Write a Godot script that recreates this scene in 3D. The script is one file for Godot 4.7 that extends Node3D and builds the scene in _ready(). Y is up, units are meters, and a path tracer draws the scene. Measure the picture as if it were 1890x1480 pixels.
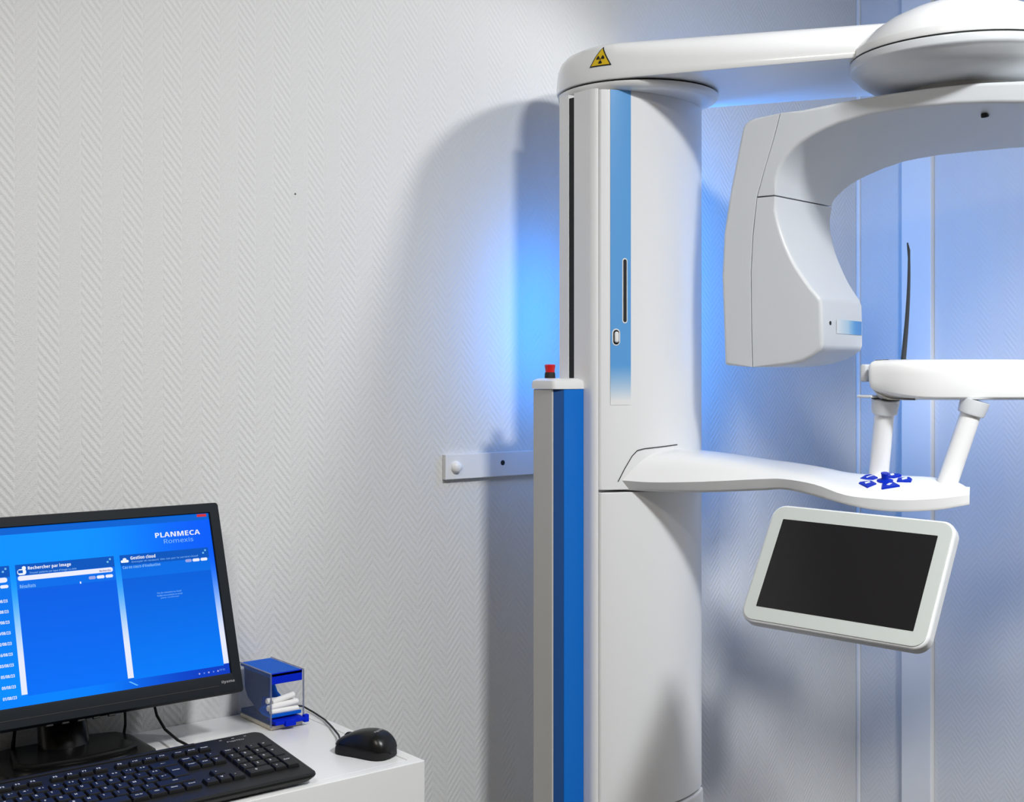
extends Node3D
# A dental imaging room: panoramic X-ray unit by a herringbone-papered wall, a desk with a computer on the left.
# World: x along the papered wall (to the right), y up, z out of the wall into the room. Metres.

const WALL_X := 1.5804          # the corner with the right-hand wall
const LED_BLUE := Color(0.02, 0.36, 1.0)

var M := {}                     # materials
var font: SystemFont
var used := {}


# ------------------------------------------------------------------ mesh building
class MB:
	var v := PackedVector3Array()
	var uv := PackedVector2Array()

	func tri(a: Vector3, b: Vector3, c: Vector3, ua := Vector2.ZERO, ub := Vector2.ZERO, uc := Vector2.ZERO) -> void:
		if (b - a).cross(c - a).length_squared() < 1e-18:
			return
		v.append(a); v.append(b); v.append(c)
		uv.append(ua); uv.append(ub); uv.append(uc)

	func quad(a: Vector3, b: Vector3, c: Vector3, d: Vector3) -> void:
		tri(a, b, c)
		tri(a, c, d)

	func fix(from: int) -> void:      # a closed piece: turn it so that fronts run clockwise
		var vol := 0.0
		for i in range(from, v.size(), 3):
			vol += v[i].dot(v[i + 1].cross(v[i + 2]))
		if vol > 0.0:
			for i in range(from, v.size(), 3):
				var p := v[i + 1]; v[i + 1] = v[i + 2]; v[i + 2] = p
				var q := uv[i + 1]; uv[i + 1] = uv[i + 2]; uv[i + 2] = q

	func cap(r: PackedVector3Array, same: bool) -> void:
		var n := Vector3.ZERO
		for i in r.size():
			n += r[i].cross(r[(i + 1) % r.size()])
		if n.length() < 1e-12:
			return
		n = n.normalized()
		var a := n.cross(Vector3.UP if absf(n.y) < 0.9 else Vector3.RIGHT).normalized()
		var b := n.cross(a)
		var p := PackedVector2Array()
		for q in r:
			p.append(Vector2(q.dot(a), q.dot(b)) * 100.0)
		var ix := Geometry2D.triangulate_polygon(p)
		if ix.is_empty():
			var c := Vector3.ZERO
			for q in r:
				c += q / r.size()
			for i in r.size():
				if same: tri(r[i], r[(i + 1) % r.size()], c)
				else: tri(r[(i + 1) % r.size()], r[i], c)
			return
		for i in range(0, ix.size(), 3):
			var x := r[ix[i]]; var y := r[ix[i + 1]]; var z := r[ix[i + 2]]
			if ((y - x).cross(z - x).dot(n) > 0.0) == same: tri(x, y, z)
			else: tri(x, z, y)

	func rings(rs: Array, closed := true) -> MB:   # loops of equally many points, joined, with both ends closed
		var from := v.size()
		for k in rs.size() - 1:
			var a: PackedVector3Array = rs[k]
			var b: PackedVector3Array = rs[k + 1]
			var n := a.size()
			for i in n:
				var j := (i + 1) % n
				quad(a[i], a[j], b[j], b[i])
		if closed:
			cap(rs[0], false)
			cap(rs[-1], true)
		fix(from)
		return self

	# a flat shape (outline in x,y) given thickness from z0 to z1 with rounded rims; the outline may change from p to p2
	func slab(p: PackedVector2Array, z0: float, z1: float, bevel = 0.0015, segs := 2, p2 := PackedVector2Array(), mid := 1, basis := Transform3D()) -> MB:
		var n := p.size()
		if p2.is_empty():
			p2 = p
		var rs := []
		var fr := []
		for k in segs + 1:
			fr.append([0.0, PI / 2 * k / segs])
		for k in range(1, mid):
			fr.append([float(k) / mid, PI / 2])
		for k in segs + 1:
			fr.append([1.0, PI / 2 * (segs - k) / segs])
		var area := 0.0
		for i in n:
			area += p[i].cross(p[(i + 1) % n])
		var sgn := signf(area)
		for f in fr:
			var r := PackedVector3Array()
			for i in n:
				var bv: float = bevel[i] if bevel is Array else bevel
				var c := p[i].lerp(p2[i], f[0])
				var c0 := p[(i + n - 1) % n].lerp(p2[(i + n - 1) % n], f[0])
				var c1 := p[(i + 1) % n].lerp(p2[(i + 1) % n], f[0])
				var n0 := Vector2(-(c - c0).y, (c - c0).x).normalized() * sgn
				var n1 := Vector2(-(c1 - c).y, (c1 - c).x).normalized() * sgn
				var nn := n0 + n1
				nn = nn / maxf(nn.length_squared() * 0.5, 0.5)
				var q := c + nn * bv * (1.0 - sin(f[1]))
				var dz: float = bv * (1.0 - cos(f[1]))
				var z: float = lerpf(z0 + bv, z1 - bv, f[0])
				if f[0] == 0.0: z = z0 + dz
				elif f[0] == 1.0: z = z1 - dz
				r.append(basis * Vector3(q.x, q.y, z))
			rs.append(r)
		return rings(rs)

	func box(c: Vector3, s: Vector3, bevel := 0.0015, segs := 2) -> MB:
		return slab(MB.rect(s.x, s.y, maxf(0.0003, minf(bevel, 0.45 * minf(s.x, s.y))), 2), -s.z / 2, s.z / 2, maxf(0.0003, minf(bevel, 0.45 * s.z)), segs, PackedVector2Array(), 1, Transform3D(Basis(), c))

	static func rect(w: float, h: float, r := 0.0, segs := 4) -> PackedVector2Array:
		var p := PackedVector2Array()
		for k in 4:
			var c := Vector2((w / 2 - r) * [1, -1, -1, 1][k], (h / 2 - r) * [1, 1, -1, -1][k])
			if r <= 0.0:
				p.append(c)
				continue
			for i in segs + 1:
				p.append(c + Vector2.from_angle(PI / 2 * (k + float(i) / segs)) * r)
		return p

	static func disc(r: float, n := 32) -> PackedVector2Array:
		var p := PackedVector2Array()
		for i in n:
			p.append(Vector2.from_angle(TAU * i / n) * r)
		return p

	func lathe(p: Array, at := Vector3.ZERO, n := 48, tilt := Basis()) -> MB:   # p: [radius, height] pairs
		var rs := []
		for q in p:
			var r := PackedVector3Array()
			for i in n:
				var a := TAU * i / n
				r.append(at + tilt * Vector3(cos(a) * q[0], q[1], sin(a) * q[0]))
			rs.append(r)
		return rings(rs)

	func tube(path: Array, rad, n := 12, squash := 1.0) -> MB:
		var rs := []
		for k in path.size():
			var t: Vector3 = (path[mini(k + 1, path.size() - 1)] - path[maxi(k - 1, 0)]).normalized()
			var a := t.cross(Vector3.UP if absf(t.y) < 0.95 else Vector3.RIGHT).normalized()
			var b := t.cross(a)
			var rr: float = rad[k] if rad is Array else rad
			var r := PackedVector3Array()
			for i in n:
				r.append(path[k] + (a * cos(TAU * i / n) * squash + b * sin(TAU * i / n)) * rr)
			rs.append(r)
		return rings(rs)

	func moved(t: Transform3D) -> MB:
		for i in v.size():
			v[i] = t * v[i]
		return self

	func mesh(shift: Vector3, crease := 38.0) -> ArrayMesh:
		var nt := v.size() / 3
		var fn := PackedVector3Array(); fn.resize(nt)
		var un := PackedVector3Array(); un.resize(nt)
		var at := {}
		for t in nt:
			fn[t] = (v[3 * t + 2] - v[3 * t]).cross(v[3 * t + 1] - v[3 * t])
			un[t] = fn[t].normalized()
			for k in 3:
				var key := Vector3i((v[3 * t + k] * 50000.0).round())
				if at.has(key): at[key].append(t)
				else: at[key] = [t]
		var lim := cos(deg_to_rad(crease))
		var nor := PackedVector3Array(); nor.resize(v.size())
		var pos := PackedVector3Array(); pos.resize(v.size())
		for t in nt:
			for k in 3:
				var s := Vector3.ZERO
				for o in at[Vector3i((v[3 * t + k] * 50000.0).round())]:
					if un[o].dot(un[t]) > lim:
						s += fn[o]
				nor[3 * t + k] = s.normalized() if s.length() > 0.0 else un[t]
				pos[3 * t + k] = v[3 * t + k] - shift
		var arr := []
		arr.resize(Mesh.ARRAY_MAX)
		arr[Mesh.ARRAY_VERTEX] = pos
		arr[Mesh.ARRAY_NORMAL] = nor
		arr[Mesh.ARRAY_TEX_UV] = uv
		var m := ArrayMesh.new()
		m.add_surface_from_arrays(Mesh.PRIMITIVE_TRIANGLES, arr)
		return m


# ------------------------------------------------------------------ naming and placing
func numbered(called: String) -> String:
	used[called] = used.get(called, -1) + 1
	return called if used[called] == 0 else "%s_%03d" % [called, used[called]]


func tag(o: Node, label: String, category: String, group := "") -> void:
	o.set_meta("label", label)
	o.set_meta("category", category)
	if group:
		o.set_meta("group", group)


func thing(called: String, label: String, category: String, at := Vector3.ZERO, group := "") -> Node3D:
	var o := Node3D.new()
	o.name = numbered(called)
	add_child(o, true)
	o.position = at
	tag(o, label, category, group)
	return o


# a part (or sub-part); its points are given in the frame of the thing, or in the world when world is true
func part(parent: Node3D, called: String, mb: MB, mat: Material, shift := Vector3.ZERO, crease := 38.0) -> MeshInstance3D:
	var o := MeshInstance3D.new()
	o.name = called
	o.mesh = mb.mesh(shift, crease)
	o.material_override = mat
	parent.add_child(o, true)
	return o


func struct(called: String, mb: MB, mat: Material) -> MeshInstance3D:
	var o := part(self, called, mb, mat)
	o.set_meta("kind", "structure")
	return o


func lettering(parent: Node3D, called: String, text: String, height: float, at: Transform3D, mat: Material, width := 0.0, bold := true, depth := 0.0002) -> MeshInstance3D:
	var t := TextMesh.new()
	t.font = font if bold else M.thin_font
	t.text = text
	t.font_size = 32
	t.curve_step = 6.0
	t.pixel_size = 0.001
	t.depth = depth
	var b := t.get_aabb()
	var o := MeshInstance3D.new()
	o.name = called
	var k := height / b.size.y
	var kx := k if width == 0.0 else width / b.size.x
	o.mesh = t
	o.transform = at * Transform3D(Basis.from_scale(Vector3(kx, k, 1.0)), Vector3(-b.get_center().x * kx, -b.get_center().y * k, 0.0))
	o.material_override = mat
	parent.add_child(o, true)
	return o


func crom(a: Array, x: float) -> float:   # Catmull-Rom through a list of numbers
	var i := clampi(int(floor(x)), 0, a.size() - 2)
	var f := x - i
	var p0: float = a[maxi(i - 1, 0)]
	var p1: float = a[i]
	var p2: float = a[i + 1]
	var p3: float = a[mini(i + 2, a.size() - 1)]
	return 0.5 * (2.0 * p1 + (p2 - p0) * f + (2.0 * p0 - 5.0 * p1 + 4.0 * p2 - p3) * f * f + (3.0 * p1 - p0 - 3.0 * p2 + p3) * f * f * f)


func soften(p: PackedVector2Array, times := 2) -> PackedVector2Array:   # cuts the corners of an open line, ends kept
	for t in times:
		var q := PackedVector2Array([p[0]])
		for i in p.size() - 1:
			if i > 0: q.append(p[i].lerp(p[i + 1], 0.25))
			if i < p.size() - 2: q.append(p[i].lerp(p[i + 1], 0.75))
		q.append(p[-1])
		p = q
	return p


# ------------------------------------------------------------------ materials
func mat(called: String, c: Color, rough := 0.5, coat := 0.0, metal := 0.0, spec := -1.0) -> StandardMaterial3D:
	var m := StandardMaterial3D.new()
	m.resource_name = called
	m.albedo_color = c
	m.roughness = rough
	m.metallic = metal
	if spec >= 0.0:
		m.metallic_specular = spec
	if coat > 0.0:
		m.clearcoat_enabled = true
		m.clearcoat = coat
		m.clearcoat_roughness = 0.08
	M[called] = m
	return m


func glow(called: String, c: Color, energy := 1.0) -> StandardMaterial3D:
	var m := mat(called, Color(0.02, 0.02, 0.02), 0.3)
	m.emission_enabled = true
	m.emission = c
	m.emission_energy_multiplier = energy
	return m


func lin(r: float, g: float, b: float) -> Color:
	return Color(r, g, b).linear_to_srgb()


func herringbone() -> ImageTexture:   # woven relief: two periods of 65.1 mm across, nine ribs of 14.2 mm high
	var n := 512
	var noise := FastNoiseLite.new()
	noise.seed = 5
	noise.frequency = 0.05
	noise.fractal_octaves = 3
	var data := PackedByteArray()
	data.resize(n * n)
	for y in n:
		for x in n:
			var u := fposmod(float(x) / n * 2.0, 1.0)
			var d := (u if u < 0.5 else 1.0 - u) * 0.0651
			var h := (1.0 - float(y) / n) * 0.128
			var rag := noise.get_noise_2d(x * 1.0, y * 3.0) * 0.16
			var ph := (h + 1.2 * d) / 0.128 * 9.0 + rag
			var r := 0.5 + 0.5 * cos(TAU * ph)
			var yarn := 0.5 + 0.5 * noise.get_noise_2d(x * 1.6 + 900.0, y * 5.0)
			var edge := smoothstep(0.0, 0.0022, d) * smoothstep(0.0, 0.0022, 0.03255 - d)
			data[y * n + x] = int(clampf((r * 0.62 * (0.55 + 0.45 * edge) + yarn * 0.36) * 255.0, 0.0, 255.0))
	return ImageTexture.create_from_image(Image.create_from_data(n, n, false, Image.FORMAT_L8, data))


func make_materials() -> void:
	font = SystemFont.new()
	font.font_names = PackedStringArray(["Droid Sans"])
	font.font_weight = 700
	var thin := SystemFont.new()
	thin.font_names = PackedStringArray(["Droid Sans"])
	M.thin_font = thin
	var tex := herringbone()
	for k in 2:
		var w := mat(["wallpaper", "wallpaper_side"][k], lin(0.655, 0.655, 0.645), 0.75)
		w.heightmap_enabled = true
		w.heightmap_texture = tex
		w.heightmap_scale = [0.075, 0.042][k]
		w.uv1_triplanar = true
		w.uv1_world_triplanar = true
		w.uv1_triplanar_sharpness = 8.0
		w.uv1_scale = Vector3(1.0 / 0.1302, 1.0 / 0.128, 1.0 / 0.1302)
		w.uv1_offset = Vector3(0.4214 / 0.1302, 0.0, 0.0) if k == 0 else Vector3(0.0, 0.0, -0.389 / 0.1302)
	mat("paint", lin(0.78, 0.78, 0.76), 0.6)
	mat("ceiling_paint", lin(0.45, 0.44, 0.42), 0.8)
	mat("floor_vinyl", lin(0.10, 0.095, 0.09), 0.4)
	mat("far_paint", lin(0.14, 0.12, 0.10), 0.7)
	mat("gloss_white", lin(0.84, 0.84, 0.83), 0.32, 0.6)
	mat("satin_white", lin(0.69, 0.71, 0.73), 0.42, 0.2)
	mat("column_white", lin(0.85, 0.85, 0.85), 0.3, 0.3)
	mat("warm_grey", lin(0.55, 0.54, 0.51), 0.45)
	mat("gap_black", lin(0.012, 0.012, 0.013), 0.7)
	mat("gasket", lin(0.05, 0.05, 0.05), 0.6)
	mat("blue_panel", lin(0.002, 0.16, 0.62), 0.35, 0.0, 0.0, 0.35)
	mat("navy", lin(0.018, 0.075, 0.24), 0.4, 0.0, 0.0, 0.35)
	mat("button_blue", lin(0.001, 0.022, 0.42), 0.4, 0.0, 0.0, 0.3)
	mat("icon_white", lin(0.7, 0.75, 0.8), 0.5)
	mat("red", lin(0.62, 0.01, 0.015), 0.35, 0.3)
	mat("black_plastic", lin(0.010, 0.010, 0.010), 0.45, 0.0, 0.0, 0.35)
	mat("bezel", lin(0.007, 0.010, 0.014), 0.5, 0.0, 0.0, 0.25)
	mat("gloss_black", lin(0.006, 0.006, 0.006), 0.22, 0.0, 0.0, 0.4)
	mat("key_black", lin(0.008, 0.008, 0.009), 0.42, 0.0, 0.0, 0.35)
	mat("mouse_black", lin(0.006, 0.006, 0.006), 0.3, 0.0, 0.0, 0.4)
	mat("mouse_grip", lin(0.014, 0.014, 0.015), 0.5, 0.0, 0.0, 0.35)
	mat("print_white", lin(0.55, 0.56, 0.60), 0.6)
	mat("print_grey", lin(0.30, 0.30, 0.31), 0.6)
	mat("desk_white", lin(0.80, 0.80, 0.79), 0.3, 0.2)
	mat("tablet_frame", lin(0.55, 0.58, 0.55), 0.3, 0.2)
	mat("tablet_glass", lin(0.014, 0.013, 0.014), 0.12)
	mat("tablet_shell", lin(0.78, 0.79, 0.80), 0.3, 0.3)
	mat("rail_white", lin(0.74, 0.74, 0.74), 0.45)
	mat("sign_yellow", lin(0.78, 0.52, 0.01), 0.4)
	mat("sign_black", lin(0.01, 0.01, 0.01), 0.4)
	mat("rod_grey", lin(0.035, 0.04, 0.045), 0.4)
	mat("lid_blue", lin(0.002, 0.105, 0.56), 0.5, 0.0, 0.0, 0.2)
	mat("deep_blue", lin(0.001, 0.018, 0.55), 0.5, 0.0, 0.0, 0.2)
	mat("chute_blue", lin(0.001, 0.025, 0.13), 0.5, 0.0, 0.0, 0.2)
	mat("cotton", lin(0.82, 0.81, 0.79), 0.95)
	mat("base_cream", lin(0.70, 0.64, 0.52), 0.5)
	var acryl := mat("acrylic", Color(0.8, 0.85, 0.95, 0.05), 0.05)
	acryl.metallic_specular = 0.12
	acryl.transparency = BaseMaterial3D.TRANSPARENCY_ALPHA
	var ax := mat("acrylic_edge", Color(0.42, 0.45, 0.58, 0.55), 0.2)
	ax.transparency = BaseMaterial3D.TRANSPARENCY_ALPHA
	glow("led_glow", LED_BLUE, 1.5)
	glow("lamp_glow", Color(1.0, 0.97, 0.93), 6.0)
	# printed colour fades (the stripe on the column, the label on the tube head)
	for k in 2:
		var g := Gradient.new()
		if k == 0:
			g.offsets = PackedFloat32Array([0.0, 0.012, 0.125, 1.0])
			g.colors = PackedColorArray([lin(0.85, 0.85, 0.85), lin(0.85, 0.85, 0.85), lin(0.115, 0.36, 0.74), lin(0.115, 0.36, 0.74)])
		else:
			g.offsets = PackedFloat32Array([0.0, 0.45, 0.75, 1.0])
			g.colors = PackedColorArray([lin(0.80, 0.81, 0.82), lin(0.42, 0.60, 0.74), lin(0.03, 0.27, 0.66), lin(0.02, 0.22, 0.60)])
		var gt := GradientTexture1D.new()
		gt.gradient = g
		gt.width = 512
		var m := mat(["stripe_print", "label_print"][k], Color.WHITE, 0.3, 0.3)
		m.albedo_texture = gt
		m.texture_repeat = false


# ------------------------------------------------------------------ the scene
func _ready() -> void:
	# camera: level, standing about 1.9 m from the wall, looking obliquely along it, with the lens shifted a little down
	var f := 2330.0
	var cam := Camera3D.new()
	cam.name = "camera"
	cam.projection = Camera3D.PROJECTION_FRUSTUM
	cam.near = 0.05
	cam.far = 50.0
	cam.keep_aspect = Camera3D.KEEP_HEIGHT
	cam.size = 1480.0 / f * cam.near
	cam.frustum_offset = Vector2(0.0, -(740.0 - 690.0) / f * cam.near)
	var a := deg_to_rad(51.26811)
	add_child(cam)
	cam.transform = Transform3D(Basis(Vector3(sin(a), 0, cos(a)), Vector3.UP, Vector3(-cos(a), 0, sin(a))), Vector3(-1.0447, 1.31, 1.9041))
	cam.current = true

	var env := Environment.new()
	env.background_mode = Environment.BG_COLOR
	env.background_color = Color(0.5, 0.55, 0.6)
	env.tonemap_mode = Environment.TONE_MAPPER_LINEAR
	env.tonemap_exposure = 1.06
	env.sdfgi_enabled = true
	env.ssao_enabled = true
	env.ssil_enabled = true
	var we := WorldEnvironment.new()
	we.name = "world_environment"
	we.environment = env
	add_child(we)

	make_materials()
	# two square ceiling lamps, an added right-wall spotlight and a narrow-beamed recessed one
	ceiling_lamp(Vector3(0.16, 2.6, 1.95), 0.28, 5.2, Color(0.975, 0.99, 1.0), "square ceiling light panel in the middle of the room")
	ceiling_lamp(Vector3(-1.2, 2.6, 1.4), 0.32, 1.55, Color(1.0, 0.965, 0.92), "square ceiling light panel over the computer desk side")
	spot_lamp(Vector3(0.35, 2.6, 2.3), Vector3(1.58, 0.70, 0.62), 20.0, 2.3, "added round ceiling spotlight that brightens the right wall and the patient rest")  # added, unseen: lifts the right wall, rest and posts
	spot_lamp(Vector3(1.25, 2.6, 1.15), Vector3(0.0, 1.20, 0.0), 28.0, 1.3, "round recessed ceiling spotlight near the right wall, unseen, with its beam narrowed to the papered wall")  # unseen lamp casting the arched shadow; beam narrowed to spare the right wall

	build_room()
	build_machine()
	build_tablet()
	build_rail()
	build_desk()
	build_monitor()
	build_keyboard()
	build_mouse()
	build_dispenser()


func ceiling_lamp(at: Vector3, size: float, energy: float, tint: Color, label: String) -> void:
	var t := thing("ceiling_light", label, "ceiling light", at)
	part(t, "housing", MB.new().box(Vector3(0, -0.012, 0), Vector3(size + 0.04, 0.022, size + 0.04), 0.003), M.paint)
	part(t, "diffuser", MB.new().box(Vector3(0, -0.026, 0), Vector3(size, 0.005, size), 0.002), M.lamp_glow)
	var l := AreaLight3D.new()
	l.name = "lamp"
	l.area_size = Vector2(size, size)
	l.light_energy = energy
	l.light_color = tint
	l.area_range = 8.0
	l.shadow_enabled = true
	t.add_child(l)
	l.position = Vector3(0, -0.034, 0)
	l.rotation.x = -PI / 2


func spot_lamp(at: Vector3, to: Vector3, half_angle: float, energy: float, label: String) -> void:
	var t := thing("spotlight", label, "spotlight", at)
	part(t, "trim_ring", MB.new().lathe([[0.050, 0.0], [0.050, -0.006], [0.070, -0.006], [0.072, 0.0]], Vector3.ZERO, 40), M.paint)
	var aim := Transform3D(Basis.looking_at(to - at, Vector3.UP), Vector3(0, -0.025, 0))
	part(t, "lens", MB.new().lathe([[0.040, -0.004], [0.046, 0.0], [0.040, 0.004]], aim.origin, 32, aim.basis * Basis(Vector3.RIGHT, PI / 2)), M.lamp_glow)
	var l := SpotLight3D.new()
	l.name = "beam"
	l.spot_angle = half_angle
	l.spot_angle_attenuation = 0.45
	l.spot_attenuation = 2.0
	l.spot_range = 8.0
	l.light_energy = energy
	l.light_color = Color(0.985, 0.99, 1.0)
	l.light_size = 0.075
	l.shadow_enabled = true
	t.add_child(l)
	l.transform = aim * Transform3D(Basis(), Vector3(0, 0, -0.08))


func build_room() -> void:
	var x0 := -2.6
	var z1 := 3.4
	var w := WALL_X - x0
	var wb := struct("wall_back", MB.new().box(Vector3((x0 + WALL_X) / 2, 1.3, -0.06), Vector3(w + 0.3, 2.6, 0.12), 0.0), M.wallpaper)
	part(wb, "nail_hole", MB.new().lathe([[0.0016, -0.001], [0.0016, 0.0004], [0.001, 0.0005]], Vector3(0.0103, 1.6157, 0.0), 12, Basis(Vector3.RIGHT, Vector3.BACK, Vector3.DOWN)), M.gasket)
	struct("wall_right", MB.new().box(Vector3(WALL_X + 0.06, 1.3, z1 / 2), Vector3(0.12, 2.6, z1), 0.0), M.wallpaper_side)
	struct("wall_left", MB.new().box(Vector3(x0 - 0.06, 1.3, z1 / 2), Vector3(0.12, 2.6, z1), 0.0), M.far_paint)
	struct("wall_front", MB.new().box(Vector3((x0 + WALL_X) / 2, 1.3, z1 + 0.06), Vector3(w + 0.3, 2.6, 0.12), 0.0), M.far_paint)
	struct("floor", MB.new().box(Vector3((x0 + WALL_X) / 2, -0.05, z1 / 2), Vector3(w + 0.4, 0.1, z1 + 0.4), 0.0), M.floor_vinyl)
	struct("ceiling", MB.new().box(Vector3((x0 + WALL_X) / 2, 2.66, z1 / 2), Vector3(w + 0.4, 0.12, z1 + 0.4), 0.0), M.ceiling_paint)
	# the corner bead and the flat cable duct on the right-hand wall
	struct("trim_1", MB.new().box(Vector3(WALL_X - 0.004, 1.3, 0.005), Vector3(0.008, 2.59, 0.010), 0.003), M.paint)
	struct("trim_2", MB.new().box(Vector3(WALL_X - 0.008, 1.3, 0.175), Vector3(0.016, 2.59, 0.080), 0.003), M.paint)


func zc(x: float) -> float:      # how far the bowed front cover of the column stands out
	return 0.298 - 0.0352 * pow((x - 0.603) / 0.133, 2.0)


func cover_strip(x0: float, x1: float, y0: float, y1: float, lift: float, along_y: bool) -> MB:   # a thin film on the column cover
	var mb := MB.new()
	var nx := 8
	var rs := []
	for k in nx + 1:
		var x := lerpf(x0, x1, float(k) / nx)
		rs.append([Vector3(x, y0, zc(x) + lift), Vector3(x, y1, zc(x) + lift)])
	for k in nx:
		var u0 := float(k) / nx
		var u1 := float(k + 1) / nx
		var a: Vector3 = rs[k][0]; var b: Vector3 = rs[k + 1][0]; var c: Vector3 = rs[k + 1][1]; var d: Vector3 = rs[k][1]
		var ua := Vector2(0, 0); var ub := Vector2(0, 0); var uc := Vector2(1, 0); var ud := Vector2(1, 0)
		if not along_y:
			ua = Vector2(u0, 0); ub = Vector2(u1, 0); uc = Vector2(u1, 0); ud = Vector2(u0, 0)
		mb.tri(a, c, b, ua, uc, ub)
		mb.tri(a, d, c, ua, ud, uc)
	return mb


func flat_y(p: PackedVector2Array, y0: float, y1: float, bevel := 0.002, mb: MB = null) -> MB:   # an outline in (x, z) raised from y0 to y1
	if mb == null: mb = MB.new()
	return mb.slab(p, y0, y1, bevel, 2, PackedVector2Array(), 1, Transform3D(Basis(Vector3(1, 0, 0), Vector3(0, 0, 1), Vector3(0, 1, 0)), Vector3.ZERO))


func cover_outline() -> PackedVector2Array:
	var p := PackedVector2Array([Vector2(0.736, 0.2515), Vector2(0.4722, 0.2515), Vector2(0.4722, 0.2575), Vector2(0.4732, 0.2610), Vector2(0.4752, 0.2632)])
	for k in range(1, 16):
		var x := lerpf(0.4752, 0.7312, k / 16.0)
		p.append(Vector2(x, zc(x)))
	p.append_array(PackedVector2Array([Vector2(0.7318, 0.2628), Vector2(0.7348, 0.2605), Vector2(0.736, 0.2575)]))
	return p


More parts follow.
